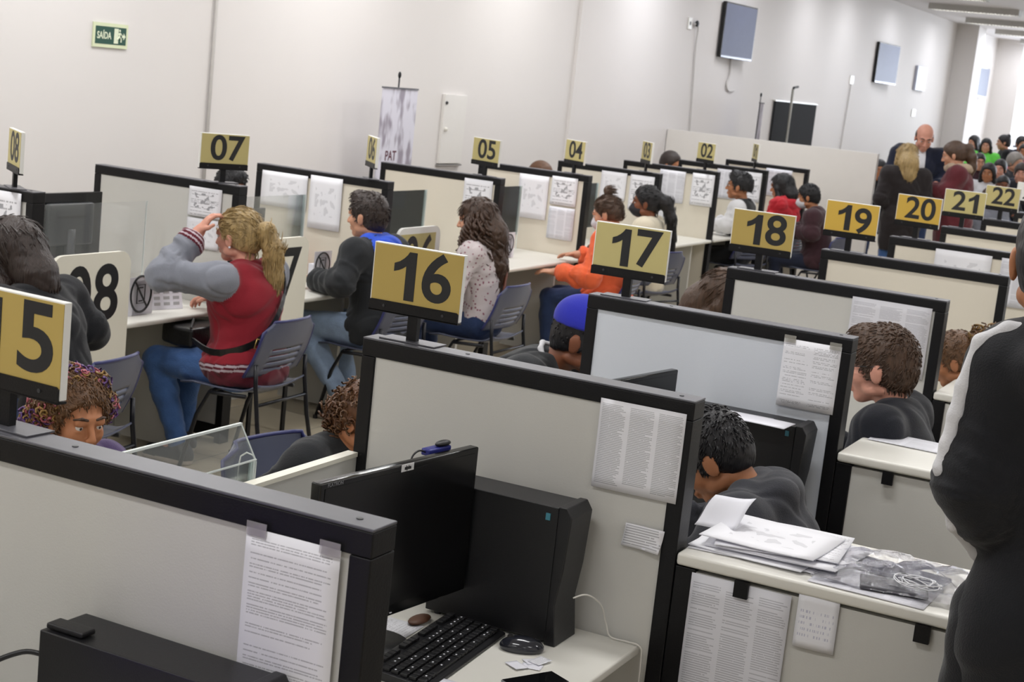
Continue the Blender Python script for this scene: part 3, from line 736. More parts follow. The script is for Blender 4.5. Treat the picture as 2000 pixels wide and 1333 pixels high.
# ------------------------------------------------------------------ on the back wall
t = thing('exit_sign', 'green photoluminescent exit sign with white lettering high on the wall', 'sign', (8.03, 6.988, 1.985))
MB().box((0, 0, 0), (.33, .01, .155)).build('border', mat('sign_cream', '#d5dcb9', .5), t)
MB().box((.018, -.0012, .022), (.312, 0, .133)).build('green_field', mat('exit_green', '#1f4a3e', .5), t)
text_obj('lettering', 'SAÍDA', .062, mat('exit_letter', '#dfe6cc', .5), t, face_matrix((.10, -.002, .074), (1, 0, 0), (0, 0, 1)), .78, .001, .0005)
q = MB(); q.box((.195, -.003, .03), (.235, -.0015, .125)); q.build('door_symbol', MATS['exit_letter'], t)
q = MB(); q.sphere((.247, -.003, .113), (.008, .002, .008), 10); q.tube([(.25, -.003, .10), (.243, -.003, .075), (.225, -.003, .055)], .005, 6); q.tube([(.243, -.003, .075), (.262, -.003, .06), (.262, -.003, .04)], .005, 6); q.tube([(.25, -.003, .098), (.268, -.003, .085)], .004, 6); q.tube([(.25, -.003, .098), (.232, -.003, .088)], .004, 6)
q.build('running_figure', MATS['exit_letter'], t)
q = MB(); q.prism([(.27, .07), (.285, .07), (.285, .055), (.305, .078), (.285, .10), (.285, .086), (.27, .086)], 'y', -.003, -.0015); q.build('arrow', MATS['exit_letter'], t)

def tv(label, x0, z0, w, h, swivel=0.0):
    t = thing('wall_television', label, 'television', (x0+w/2, 6.93, z0), math.radians(swivel), 'televisions on the back wall')
    MB().box((-w/2, -.03, 0), (w/2, .02, h)).build('bezel', M_bgloss, t, bevel=.008)
    MB().box((-w/2+.02, -.0312, .03), (w/2-.02, -.0298, h-.02)).build('screen', mat('tv_screen', '#4f5570', .45, spec=.3), t)
    MB().box((-w/2+.02, -.034, 0.002), (w/2-.02, -.0305, .022)).build('lower_trim', mat('tv_trim', '#b7bccb', .25, .3), t)
    MB().box((-.12, .02, h*.3), (.12, .068, h*.7)).build('wall_bracket', M_steel, t)
    return t
tv('largest television on the back wall, nearest the camera', 19.7, 2.55, 1.06, .70, -4)
tv('second television from the camera, right of the dark board', 27.77, 2.55, 1.2, .69, -4)
tv('television beyond the pilaster, farthest on the back wall', 36.6, 2.6, 1.2, .66, -4)
tag(MB().tube(flow([(20.27, 6.985, 2.55), (20.30, 6.985, 2.35), (20.22, 6.985, 2.22), (20.32, 6.985, 2.14), (20.55, 6.985, 2.15)]), .012, 6).build('television_cable', M_conduit, smooth=True), 'grey cable curling below the nearest television', 'cable')
def outlet(label, x, z, zb, w=.12):
    t = thing('wall_outlet', label, 'outlet', (x, 6.985, z))
    MB().box((-w/2, 0, -.07), (w/2, .014, .07)).build('plate', M_white, t, bevel=.003)
    MB().box((-.02, -.002, -.02), (.02, 0, .02)).build('socket_hole', M_ink, t)
    return t
outlet('white wall outlet with a black plug left of the nearest television', 18.62, 2.89, 1)
tag(MB().tube(flow([(18.72, 6.97, 2.89), (18.86, 6.97, 2.86), (18.90, 6.985, 2.6), (18.98, 6.985, 2.1), (19.06, 6.985, 1.55)]), .010, 6).build('wall_cable', M_conduit, smooth=True), 'thin cable running down from the outlet left of the television', 'cable')
tag(MB().sphere((18.80, 6.965, 2.90), (.05, .02, .04), 12).build('black_plug', M_ink, smooth=True), 'black plug in the outlet left of the television', 'plug')
outlet('small white wall outlet above the thin cable, right of the dark board', 26.45, 2.53, 1, .22)
tag(MB().tube(flow([(26.42, 6.985, 2.46), (26.36, 6.985, 1.8), (26.3, 6.985, 1.3)]), .010, 6).build('wall_cable', M_conduit, smooth=True), 'thin cable running down the wall right of the dark board', 'cable')
outlet('small white switch plate near the standing people', 31.3, 2.10, 1, .3)
t = thing('wall_box', 'pale grey flat box on the wall between two televisions', 'box', (30.95, 6.95, 2.53))
MB().box((0, 0, 0), (.85, .05, .46)).build('cabinet', mat('wall_box_grey', '#b6b9cb', .4), t, bevel=.006)
MB().box((.0, -.002, .0), (.05, 0, .46)).build('side_seam', M_dgrey, t)
t = thing('dark_board', 'dark grey rectangular board low on the back wall', 'board', (22.38, 6.96, 1.30))
MB().box((0, 0, 0), (2.1, .03, .765)).build('panel', mat('board_dark', '#313234', .9, spec=.1), t)
MB().box((-.03, -.004, .765), (2.13, .035, .785)).build('top_rail', M_white, t)
t = thing('electrical_cabinet', 'white electrical cabinet door recessed in the wall', 'cabinet', (12.66, 6.97, 1.22))
MB().box((0, 0, 0), (.42, .03, .62)).build('door', mat('cabinet_white', '#dedbd7', .5, var=.01), t, bevel=.004)
q = MB(); q.sphere((.03, -.004, .545), .016, 10); q.build('hinge_hole', M_dgrey, t)
q = MB(); q.sphere((.05, -.008, .31), .02, 10); q.build('latch', M_white, t)
MB().box((-.01, .0, -.02), (.43, .03, -.008)).build('lower_shadow_strip', mat('painted_shadow_grey', '#8d8a88', .6), t)  # grey strip, paints the shadow line under the door

# roll-up banners
P_ban = mat('banner_print', '#d3d0e0', .35, var=.05, scale=3)
nt = P_ban.node_tree; b = nt.nodes['Principled BSDF']
tc = nt.nodes.new('ShaderNodeTexCoord'); mp = nt.nodes.new('ShaderNodeMapping'); mp.inputs['Scale'].default_value = (5, 5, 2.2); nt.links.new(tc.outputs['Object'], mp.inputs[0])
nz = nt.nodes.new('ShaderNodeTexNoise'); nz.inputs['Scale'].default_value = 1.6; nt.links.new(mp.outputs[0], nz.inputs['Vector'])
cr = nt.nodes.new('ShaderNodeValToRGB'); cr.color_ramp.elements[0].position = .40; cr.color_ramp.elements[0].color = (.30, .27, .33, 1); cr.color_ramp.elements[1].position = .52; cr.color_ramp.elements[1].color = (.66, .65, .74, 1)
nt.links.new(nz.outputs['Fac'], cr.inputs[0]); nt.links.new(cr.outputs[0], b.inputs['Base Color'])
def banner(label, loc, rz, w, h, text=None):
    t = thing('roll_up_banner', label, 'banner', loc, rz)
    MB().box((-w/2, -.001, .08), (w/2, .001, h)).build('printed_sheet', P_ban, t)
    MB().box((-w/2, -.008, h), (w/2, .008, h+.012)).build('top_rail', M_alu, t)
    MB().box((-w/2-.01, -.06, 0), (w/2+.01, .06, .08)).build('base', M_alu, t, bevel=.01)
    q = MB(); q.cyl((0, .02, .08), (0, .02, h+.10), .007, 8); q.sphere((0, .02, h+.11), (.014, .014, .028), 10); q.build('support_pole', M_steel, t, smooth=True)
    if text: text_obj('lettering', text, .11, mat('banner_red', '#5b2a3a', .5), t, face_matrix((-w*.12, -.002, 1.33), (1, 0, 0), (0, 0, 1)), .9, .002, .0004)
    return t
banner('pale roll-up banner standing by the wall behind the 06 sign', (11.27, 6.62, 0), 0, .56, 1.87, 'PAT')
banner('roll-up banner seen from its edge beside the dark board', (20.6, 6.6, 0), math.radians(24), .55, 2.02)
t = thing('banner_stand', 'bare banner pole with a black hook in front of the dark board', 'stand', (22.6, 6.8, 0))
MB().cyl((0, 0, .03), (0, 0, 2.26), .02, 10).build('pole', mat('pole_grey', '#8f8d86', .4, .4), t, smooth=True)
q = MB(); q.tube([(0, 0, 2.24), (.02, 0, 2.28), (.22, 0, 2.30)], .018, 8); q.build('hook', M_ink, t)
MB().box((-.3, -.1, 0), (.3, .1, .035)).build('base', M_alu, t)
tag(MB().cyl((35.2, 6.93, 1.25), (35.2, 6.93, 1.72), .09, 12).build('fire_extinguisher', mat('extinguisher_red', '#b3263c', .4), smooth=True), 'red fire extinguisher hanging past the pilaster', 'extinguisher')
tag(MB().box((35.1, 6.985, 1.8), (35.4, 6.997, 2.1)).build('wall_placard', M_paper), 'white placard above the red extinguisher', 'placard')

# ------------------------------------------------------------------ chairs
def shell_surface(fn, nu, nv, holes, thick):
    bm = bmesh.new(); V = [[bm.verts.new(fn(i/nu, j/nv)) for j in range(nv+1)] for i in range(nu+1)]
    for i in range(nu):
        for j in range(nv):
            if (i, j) in holes: continue
            bm.faces.new((V[i][j], V[i+1][j], V[i+1][j+1], V[i][j+1]))
    return bm
def make_chair(label, shell):
    t = thing('visitor_chair', label, 'chair', (0, 0, 0))
    def seat(u, v):
        x = (u-.5)*2; y = v
        wx = .235*(1-.06*(1-y))
        return Vector((x*wx*(1-.25*max(0, abs(y-.5)*2-.8)), -.21+.44*y, .445+.022*x*x-.035*max(0, y-.85)/.15*.6+.03*max(0, .12-y)/.12-.012*math.sin(y*PI)))
    def back(u, v):
        x = (u-.5)*2
        wx = .235*(1-.04*v)*(1-.30*max(0, v-.88)/.12*abs(x)**4)
        return Vector((x*wx, -.175-.095*v-.015*math.sin(v*PI)+.035*x*x, .53+.28*v-.02*max(0, abs(x)-.8)*v*5))
    holes = {(i, j) for j in (3, 6, 9, 12) for i in range(5, 19)}
    for nm, fn, hl, nu, nv in (('seat', seat, set(), 12, 12), ('backrest', back, holes, 24, 26)):
        bm = shell_surface(fn, nu, nv, hl, .006)
        me = bpy.data.meshes.new(nm); bm.to_mesh(me); bm.free(); me.materials.append(shell)
        for q in me.polygons: q.use_smooth = True
        o = link(nm, me, t); md = o.modifiers.new('solid', 'SOLIDIFY'); md.thickness = .009; md.offset = 0
    rim = MB()
    pts = [back(0, v/8) for v in range(9)]+[back(u/10, 1) for u in range(1, 10)]+[back(1, 1-v/8) for v in range(9)]
    rim.tube(pts, .008, 8); rim.build('back_rim', M_chair2 if shell is M_chair else shell, t, smooth=True)
    for s in (-1, 1):
        q = MB(); q.tube([(s*.235, -.30, 0), (s*.225, -.235, .30), (s*.222, -.205, .50), (s*.222, -.20, .60)], .011, 8); q.build('leg', M_steel, t, smooth=True)
        q = MB(); q.tube([(s*.23, .20, 0), (s*.222, .12, .30), (s*.215, .06, .42), (s*.215, -.15, .432)], .011, 8); q.build('leg', M_steel, t, smooth=True)
        for x_, y_ in ((.235, -.30), (.23, .20)): MB().cyl((s*x_, y_, 0), (s*x_, y_, .02), .014, 10).build('foot_cap', M_bplastic, t)
    for y_, z_ in ((.05, .43), (-.22, .40)): MB().cyl((-.218, y_, z_), (.218, y_, z_), .009, 8).build('crossbar', M_steel, t, smooth=True)
    return t
chairA = make_chair('grey-blue plastic chair under the woman in the red varsity jacket', M_chair)
chair_used = []
def chair(x, y, rz, label, group):
    if not chair_used:
        chairA.location = (x, y, 0); chairA.rotation_euler = (0, 0, math.radians(rz)); chairA['label'] = label; chairA['group'] = group
        chair_used.append(1); return chairA
    return dup(chairA, (x, y, 0), math.radians(rz), label, group=group)


# ------------------------------------------------------------------ figures: smooth-blended volumes turned into one surface
def V3(*a): return np.array(a, float)
class Vol:
    """Collects limbs and masses, blends them smoothly and extracts one closed surface."""
    def __init__(s): s.p = []
    def cone(s, a, b, ra, rb, k=.02, tag=0, cuts=(), flat=None):
        s.p.append(('c', np.array(a, float), np.array(b, float), ra, rb, k, tag, cuts, flat)); return s
    def ell(s, c, r, rot=None, k=.02, tag=0, cuts=()):
        s.p.append(('e', np.array(c, float), np.array(r, float), np.eye(3) if rot is None else np.array(rot, float), None, k, tag, cuts, None)); return s
    def chain(s, pts, rr, k=.015, tag=0, cuts=()):
        for i in range(len(pts)-1): s.cone(pts[i], pts[i+1], rr[i], rr[i+1], k, tag, cuts)
        return s
    @staticmethod
    def dist(q, X, Y, Z):
        if q[0] == 'c':
            a, b, ra, rb = q[1:5]; ba = b-a; L = max(1e-9, ba@ba)
            t = np.clip(((X-a[0])*ba[0]+(Y-a[1])*ba[1]+(Z-a[2])*ba[2])/L, 0, 1)
            dx, dy, dz = X-a[0]-t*ba[0], Y-a[1]-t*ba[1], Z-a[2]-t*ba[2]
            if q[8] is not None:
                ax, f = q[8]; d = dx*ax[0]+dy*ax[1]+dz*ax[2]; g = (1/f-1)*d
                dx, dy, dz = dx+g*ax[0], dy+g*ax[1], dz+g*ax[2]
            D = np.sqrt(dx*dx+dy*dy+dz*dz)-(ra+(rb-ra)*t)
        else:
            c, r, R = q[1:4]; x, y, z = X-c[0], Y-c[1], Z-c[2]
            u = (x*R[0, 0]+y*R[1, 0]+z*R[2, 0]); v = (x*R[0, 1]+y*R[1, 1]+z*R[2, 1]); w_ = (x*R[0, 2]+y*R[1, 2]+z*R[2, 2])
            k0 = np.sqrt((u/r[0])**2+(v/r[1])**2+(w_/r[2])**2)+1e-9
            k1 = np.sqrt((u/r[0]**2)**2+(v/r[1]**2)**2+(w_/r[2]**2)**2)+1e-9
            D = k0*(k0-1)/k1
        for (pt, n) in q[7]:
            D = np.maximum(D, (X-pt[0])*n[0]+(Y-pt[1])*n[1]+(Z-pt[2])*n[2])
        return D
    def bounds(s, q):
        if q[0] == 'c':
            r = max(q[3], q[4]); return np.minimum(q[1], q[2])-r, np.maximum(q[1], q[2])+r
        r = max(q[2]); return q[1]-r, q[1]+r
    def surface(s, h, wr=0.0, wf=28.0, sub=()):
        bs = [s.bounds(q) for q in s.p]
        lo = np.min([b[0] for b in bs], 0)-3*h-.02; hi = np.max([b[1] for b in bs], 0)+3*h+.02
        n = np.ceil((hi-lo)/h).astype(int)+1
        Vf = np.full(n, .08, np.float32)
        ax = [lo[i]+h*np.arange(n[i]) for i in range(3)]
        for q, (b0, b1) in list(zip(s.p, bs))+[(q, s.bounds(q)) for q in sub]:
            neg = any(q is z for z in sub)
            pad = q[5]+.05
            i0 = np.maximum(0, np.floor((b0-pad-lo)/h).astype(int)); i1 = np.minimum(n, np.ceil((b1+pad-lo)/h).astype(int)+1)
            if np.any(i1 <= i0): continue
            sl = tuple(slice(i0[i], i1[i]) for i in range(3))
            X = ax[0][sl[0]][:, None, None]; Y = ax[1][sl[1]][None, :, None]; Z = ax[2][sl[2]][None, None, :]
            D = s.dist(q, X, Y, Z); A = Vf[sl]; k = q[5]
            if neg:
                Vf[sl] = np.maximum(A, -D); continue
            hh = np.maximum(k-np.abs(A-D), 0)
            Vf[sl] = np.minimum(A, D)-hh*hh/(4*k)
        if wr:
            X = ax[0][:, None, None]; Y = ax[1][None, :, None]; Z = ax[2][None, None, :]
            N = np.sin(X*wf+2.1*np.sin(Z*wf*.6+1.3)+1.1*Y*wf*.5)*np.sin(Z*wf*1.3+1.7*np.sin(Y*wf*.7+.4)-X*wf*.4)+.5*np.sin(Y*wf*1.9+1.9*np.sin(X*wf+2.))
            q1 = np.sin((X+.6*Y)*wf*.55+2.3*np.sin(Z*wf*.33+.8)+1.5*np.sin(Y*wf*.4))*np.cos(Z*wf*.5+1.9*np.sin(X*wf*.45+Y*wf*.3))
            Vf += (wr*(.55*N+1.6*(1-np.minimum(1, np.abs(q1)*2.2)))).astype(np.float32)
        S_ = Vf < 0
        cnt = np.zeros(n-1, np.int8)
        for dx in (0, 1):
            for dy in (0, 1):
                for dz in (0, 1): cnt += S_[dx:n[0]-1+dx, dy:n[1]-1+dy, dz:n[2]-1+dz]
        act = np.argwhere((cnt > 0) & (cnt < 8))
        idx = np.full(n-1, -1, np.int64); idx[act[:, 0], act[:, 1], act[:, 2]] = np.arange(len(act))
        pos = np.zeros((len(act), 3)); c = np.zeros(len(act))
        for a in range(3):
            o1, o2 = [(1, 2), (0, 2), (0, 1)][a]
            for p in (0, 1):
                for r in (0, 1):
                    A = act.copy(); A[:, o1] += p; A[:, o2] += r; B = A.copy(); B[:, a] += 1
                    va = Vf[A[:, 0], A[:, 1], A[:, 2]]; vb = Vf[B[:, 0], B[:, 1], B[:, 2]]
                    m_ = (va < 0) != (vb < 0); t = np.where(m_, va/np.where(m_, va-vb, 1), 0)
                    P = A.astype(float); P[:, a] += t
                    pos[m_] += P[m_]; c[m_] += 1
        pos = lo+h*pos/c[:, None]
        quads = []
        for a in range(3):
            o1, o2 = [(1, 2), (2, 0), (0, 1)][a]
            sl0 = [slice(1, n[i]-1) for i in range(3)]; sl0[a] = slice(0, n[a]-1)
            sl1 = list(sl0); sl1[a] = slice(1, n[a])
            s0 = S_[tuple(sl0)]; s1 = S_[tuple(sl1)]
            E = np.argwhere(s0 != s1)
            if len(E) == 0: continue
            flip = s0[E[:, 0], E[:, 1], E[:, 2]]
            E = E+np.array([0 if i == a else 1 for i in range(3)])
            def ID(d1, d2):
                Q = E.copy(); Q[:, o1] -= d1; Q[:, o2] -= d2; return idx[Q[:, 0], Q[:, 1], Q[:, 2]]
            q4 = np.stack([ID(1, 1), ID(0, 1), ID(0, 0), ID(1, 0)], 1)
            q4[~flip] = q4[~flip][:, ::-1]
            quads.append(q4)
        Q = np.concatenate(quads)
        Q = Q[(Q >= 0).all(1)]
        return pos, Q
    def tags(s, pos):
        best = np.full(len(pos), 1e9); tg = np.zeros(len(pos), int)
        for q in s.p:
            D = s.dist(q, pos[:, 0], pos[:, 1], pos[:, 2]); m_ = D < best; best[m_] = D[m_]; tg[m_] = q[6]
        return tg
def np_mesh(name, pos, Q, mats, mi=None, extra=None):
    me = bpy.data.meshes.new(name)
    nv, nq = len(pos), len(Q)
    if extra is not None:       # extra: list of (verts, quads)
        for (ev, eq, em) in extra:
            Q = np.concatenate([Q, np.array(eq)+nv]); pos = np.concatenate([pos, np.array(ev)]); nv = len(pos)
            if mi is not None: mi = np.concatenate([mi, np.full(len(eq), em)])
        nq = len(Q)
    me.vertices.add(nv); me.vertices.foreach_set('co', pos.astype(np.float32).ravel())
    me.loops.add(nq*4); me.loops.foreach_set('vertex_index', Q.astype(np.int32).ravel())
    me.polygons.add(nq); me.polygons.foreach_set('loop_start', np.arange(0, nq*4, 4, dtype=np.int32)); me.polygons.foreach_set('loop_total', np.full(nq, 4, np.int32))
    for m_ in mats: me.materials.append(m_)
    if mi is not None: me.polygons.foreach_set('material_index', mi.astype(np.int32))
    me.update(calc_edges=True)
    me.polygons.foreach_set('use_smooth', np.ones(nq, bool))
    me.validate()
    return me
def tube_arrays(pts, rr, seg=5):
    pts = np.array(pts, float); n = len(pts); V_ = []; up = V3(.2, .3, 1)
    for i in range(n):
        t = pts[min(n-1, i+1)]-pts[max(0, i-1)]; t /= np.linalg.norm(t)+1e-9
        sd = np.cross(t, up); sd /= np.linalg.norm(sd)+1e-9; u = np.cross(sd, t); up = u
        for k in range(seg): V_.append(pts[i]+(sd*math.cos(2*PI*k/seg)+u*math.sin(2*PI*k/seg))*rr[i])
    Q = [(i*seg+k, i*seg+(k+1) % seg, (i+1)*seg+(k+1) % seg, (i+1)*seg+k) for i in range(n-1) for k in range(seg)]
    return V_, Q
def rot_m(yaw=0, pitch=0, roll=0):
    """Columns: right, forward, up. yaw turns left, pitch nods down, roll tilts to its right."""
    M = Matrix.Rotation(math.radians(yaw), 3, 'Z') @ Matrix.Rotation(math.radians(-pitch), 3, 'X') @ Matrix.Rotation(math.radians(roll), 3, 'Y')
    return np.array(M)

def cloth(name, col, var=.06, bump=.22, bscale=260, rough=.85, **k): return mat(name, col, rough, var=var, bump=bump, bscale=bscale, spec=.25, sheen=k.pop('sheen', .15), **k)
def skin_mat(name, col): return mat(name, col, .5, var=.05, scale=25, bump=.04, bscale=200, spec=.35)
def hair_mat(name, col, var=.3, st=(1, 1, .12), sc_=90): return mat(name, col, .42, var=var, scale=sc_, bump=.55, bscale=140, stretch=st, spec=.5)
SK_l = skin_mat('skin_light', '#c99478'); SK_p = skin_mat('skin_pinkish', '#cf9580'); SK_m = skin_mat('skin_tan', '#a9714f'); SK_d = skin_mat('skin_brown', '#7a4a33')
M_eye = mat('eye_white', '#c9c4c0', .25, var=.01); M_iris = mat('eye_iris', '#2a1a12', .2, var=.05); M_lip = mat('lip_tone', '#9c5a4e', .5)
M_sole = mat('shoe_sole', '#b3a79b', .6); M_shoe = mat('shoe_black', '#17171a', .5)
SEAT = dict(pel=.535)

def make_person(name, label, top, face=0, mode='sit', lean=4, hp=8, hy=0, hr=0, side=0, bulk=1.0, skin=SK_m, shirt=None, pants=None, hair=None,
                eL=(-.27, .06, .80), wL=(-.17, .30, .80), eR=(.27, .06, .80), wR=(.17, .30, .80), hdL=(0, 1, -.1), hdR=(0, 1, -.1), hnL=(.2, 0, -1), hnR=(-.2, 0, -1), curl=.6,
                kneeL=(-.11, .40, .49), kneeR=(.11, .40, .49), ankL=(-.11, .38, .09), ankR=(.11, .38, .09), shoes=None, vox=.007, hs=1.0, sl=0, group=None, extras=(), face_detail=True, wr=.0035, sleeves=None, hem=None, elbow_rel=False, armr=1.0, nolegs=False, hold=None, nx=0.0):
    """One clothed figure in its own frame (facing +y, hips above the origin); top = where the crown of the head is."""
    st = mode == 'stand'
    pz = .93 if st else .535
    P = V3(0, -.02, pz)
    Rt = rot_m(0, lean, side)           # torso frame
    fx, fy, fz = Rt[:, 0], Rt[:, 1], Rt[:, 2]
    at = lambda x, y, z: P+fx*x+fy*y+fz*z
    neck = at(nx, .0, .50)
    Rh = rot_m(hy, lean*.35+hp, hr)
    hx, hyv, hz = Rh[:, 0], Rh[:, 1], Rh[:, 2]
    nk_dir = fz*.5+hz*.5+fy*.12; nk_dir /= np.linalg.norm(nk_dir)
    hc = neck+nk_dir*.135+hyv*.025*hs
    hd = lambda x, y, z: hc+(hx*x+hyv*y+hz*z)*hs
    crown = hd(0, -.015, .118)
    shL, shR = at(-.165*bulk, 0, .435), at(.165*bulk, 0, .435)
    eL, wL, eR, wR = [np.array(v, float) for v in (eL, wL, eR, wR)]
    if st and not elbow_rel:
        for v in (eL, wL, eR, wR): v[2] += .395
    hipL, hipR = P+V3(-.09, 0, -.01), P+V3(.09, 0, -.01)
    kL, kR, aL, aR = [np.array(v, float) for v in (kneeL, kneeR, ankL, ankR)]
    if st: kL, kR, aL, aR = V3(-.10, .02, .50), V3(.10, .02, .50), V3(-.11, -.02, .09), V3(.11, -.02, .09)
    tL, tR = aL+V3(-.015, .15, -.045), aR+V3(.015, .15, -.045)
    sc_z = top[2]/crown[2]
    S_ = sc_z
    rz = math.radians(face)
    ox, oy = crown[0]*S_, crown[1]*S_
    rx = top[0]-(math.cos(rz)*ox-math.sin(rz)*oy); ry = top[1]-(math.sin(rz)*ox+math.cos(rz)*oy)
    root = thing(name, label, 'person', (rx, ry, 0), rz, group)
    B = bulk
    seatcut = [(V3(0, 0, .462 if not st else .3), V3(0, 0, -1))]
    def torso(v, g, tag=0, k=.06, belly=0):
        v.ell(at(0, 0, .03), (.150*B+g, .105*B+g, .12+g), Rt, k, tag, seatcut if g > 0 else ())
        v.ell(at(0, .005+belly, .17), (.130*B+g, .095*B+g+belly, .13+g), Rt, k, tag)
        v.ell(at(0, .0, .32), (.150*B+g, .108*B+g, .15+g), Rt, k, tag)
        v.cone(at(-.125*B, -.01, .43), at(.125*B, -.01, .43), .052+g, .052+g, k, tag)
        v.cone(at(-.05, -.015, .455), at(.05, -.015, .455), .05+g*.8, .05+g*.8, k, tag)
    def arm(v, s_, g, e, w_, tag=0, k=.03, cut=True):
        a = armr; rr_ = .054*max(B**.5, a*.92)+g; k = .045 if g > 0 else k
        v.ell(s_, (rr_, rr_, rr_), None, k, tag)
        v.cone(s_, e, (.050*a)+g, (.040*a)+g, k, tag)
        if g > .01 and vox < .0098:
            rr2 = random.Random(int(abs(e[0])*1e4)+len(name+label))
            for A_, B_, r0, r1, ts in ((s_, e, .050, .040, (.55, .74, .88, .97)), (e, w_, .040, .027, (.06, .18, .36, .62, .80, .90))):
                for t in ts:
                    ax = (B_-A_)/np.linalg.norm(B_-A_)+np.array([rr2.uniform(-.45, .45) for _ in range(3)]); ax /= np.linalg.norm(ax)
                    u_ = np.cross(ax, V3(.3, .9, .2)); u_ /= np.linalg.norm(u_); w3 = np.cross(ax, u_)
                    r_ = (r0+(r1-r0)*t)*a+g+rr2.uniform(.001, .0045)
                    v.ell(A_+(B_-A_)*t, (r_, r_, rr2.uniform(.007, .012)), np.stack([u_, w3, ax], 1), .014, tag)
        v.cone(e, w_, (.040*a)+g, (.027*a)+g, k, tag, [(w_-(w_-e)/np.linalg.norm(w_-e)*.0, (w_-e)/np.linalg.norm(w_-e))] if cut else ())
    def leg(v, h_, kn, a, g, tag=0, k=.03):
        v.cone(h_, kn, .084*B**.6+g, .056+g, k, tag)
        v.cone(kn, kn+(a-kn)*.35, .056+g, .054+g, k, tag)
        v.cone(kn+(a-kn)*.35, a, .054+g, .036+g*1.2, k, tag, [(a, (a-kn)/np.linalg.norm(a-kn))])
    def hand(v, w_, d, n_, right, c=curl):
        d = np.array(d, float); d /= np.linalg.norm(d); n_ = np.array(n_, float); n_ = n_-d*(n_@d); n_ /= np.linalg.norm(n_)
        sd = np.cross(d, n_)*(1 if right else -1)     # towards the thumb side
        Rm = np.stack([sd, d, n_], 1)
        v.cone(w_-d*.01, w_+d*.02, .026, .026, .012)
        v.ell(w_+d*.05, (.038, .048, .017), Rm, .015)
        for i, (of, L) in enumerate(((.027, .070), (.009, .078), (-.009, .072), (-.026, .057))):
            b = w_+d*.085+sd*of; dd = d+sd*of*2.5
            dd /= np.linalg.norm(dd); r = .0092-.0004*i
            p = b-d*.02; ang = c*.35
            q_ = b
            v.cone(p, q_, r, r, .006)
            for j, f in enumerate((.45, .32, .23)):
                ang2 = c*(.35+.55*j); dv = dd*math.cos(ang2)+n_*math.sin(ang2)
                q2 = q_+dv*L*f; v.cone(q_, q2, r*(1-.08*j), r*(.95-.1*j), .004); q_ = q2
        tb = w_+d*.025+sd*.028
        t1 = tb+(d*.55+sd*.65+n_*.25)*.038; t2 = t1+(d*.85+sd*.15+n_*.35*c)*.032
        v.cone(tb, t1, .013, .011, .010); v.cone(t1, t2, .0105, .009, .005)
    # --- body, one continuous surface
    v = Vol()
    torso(v, -.008)
    v.cone(at(nx*.6, -.01, .44), hc-hz*.06*hs-hyv*.025*hs, .056, .053, .03)
    arm(v, shL, -.004, eL, wL, cut=False); arm(v, shR, -.004, eR, wR, cut=False)
    if not nolegs:
        leg(v, hipL, kL, aL, -.008); leg(v, hipR, kR, aR, -.008)
        v.cone(aL-V3(0, .03, .03), tL, .035, .03, .02); v.cone(aR-V3(0, .03, .03), tR, .035, .03, .02)
    hand(v, wL, hdL, hnL, False); hand(v, wR, hdR, hnR, True)
    e = lambda c, r, k=.02: v.ell(hd(*c), np.array(r)*hs, Rh, k)
    e((0, -.015, .030), (.075, .095, .086)); e((0, .030, -.032), (.056, .058, .074)); e((0, .058, -.092), (.030, .026, .022))
    for s_ in (-1, 1):
        e((s_*.036, .055, -.028), (.024, .026, .026)); e((s_*.077, -.004, -.018), (.009, .019, .031), .008); e((s_*.081, -.010, -.006), (.006, .016, .018), .006)
        e((s_*.052, .005, -.07), (.015, .035, .018))
    for s_ in (-1, 1):
        e((s_*.031, .0775, .0125), (.0165, .012, .0075), .008); e((s_*.031, .077, -.009), (.015, .010, .005), .006)
    e((0, .078, .026), (.046, .014, .012))
    v.cone(hd(0, .087, .010), hd(0, .108, -.030), .008*hs, .011*hs, .012)
    for s_ in (-1, 1): e((s_*.010, .098, -.034), (.008, .009, .007), .008)
    e((0, .088, -.060), (.022, .010, .006), .006); e((0, .086, -.071), (.019, .010, .007), .006)
    pos, Q = v.surface(vox)
    def fin(nm, pos, Q, mats, parent, mi=None, extra=None):
        me = np_mesh(nm, pos*S_, Q, mats, mi, [(np.array(a)*S_, b, c) for a, b, c in extra] if extra else None)
        return link(nm, me, parent)
    fin('body', pos, Q, [skin], root)
    if face_detail:
        ey = MB()
        for s_ in (-1, 1): ey.sphere(tuple(hd(s_*.031, .0755, .002)*S_), .0115*hs*S_, 14)
        ey.build('eyes', M_eye, root, smooth=True)
        ey = MB()
        for s_ in (-1, 1): ey.sphere(tuple(hd(s_*.031, .0825, .0015)*S_), .0056*hs*S_, 10)
        ey.build('irises', M_iris, root, smooth=True)
        eb = Vol()
        for s_ in (-1, 1): eb.chain([hd(s_*.015, .091, .029), hd(s_*.033, .0885, .0335), hd(s_*.052, .074, .0275)], [.0042*hs, .0045*hs, .003*hs], .004)
        p_, q_ = eb.surface(.0022); fin('eyebrows', p_, q_, [hair.get('mat') if hair and hair.get('mat') else M_iris], root)
    # --- clothes
    c = shirt or {}
    if c:
        g = c.get('g', .014); sg = c.get('sg', g)
        v = Vol(); torso(v, g, 0, .05, c.get('belly', 0))
        if sleeves != 'short':
            arm(v, shL, sg, eL, wL+(eL-wL)*c.get('cuff', .06), 1); arm(v, shR, sg, eR, wR+(eR-wR)*c.get('cuff', .06), 1)
        else:
            for s_, e_ in ((shL, eL), (shR, eR)):
                v.ell(s_, (.06+g,)*3, None, .03, 1); v.cone(s_, s_+(e_-s_)*.6, .05+g, .05+g, .03, 1, [(s_+(e_-s_)*.55, (e_-s_)/np.linalg.norm(e_-s_))])
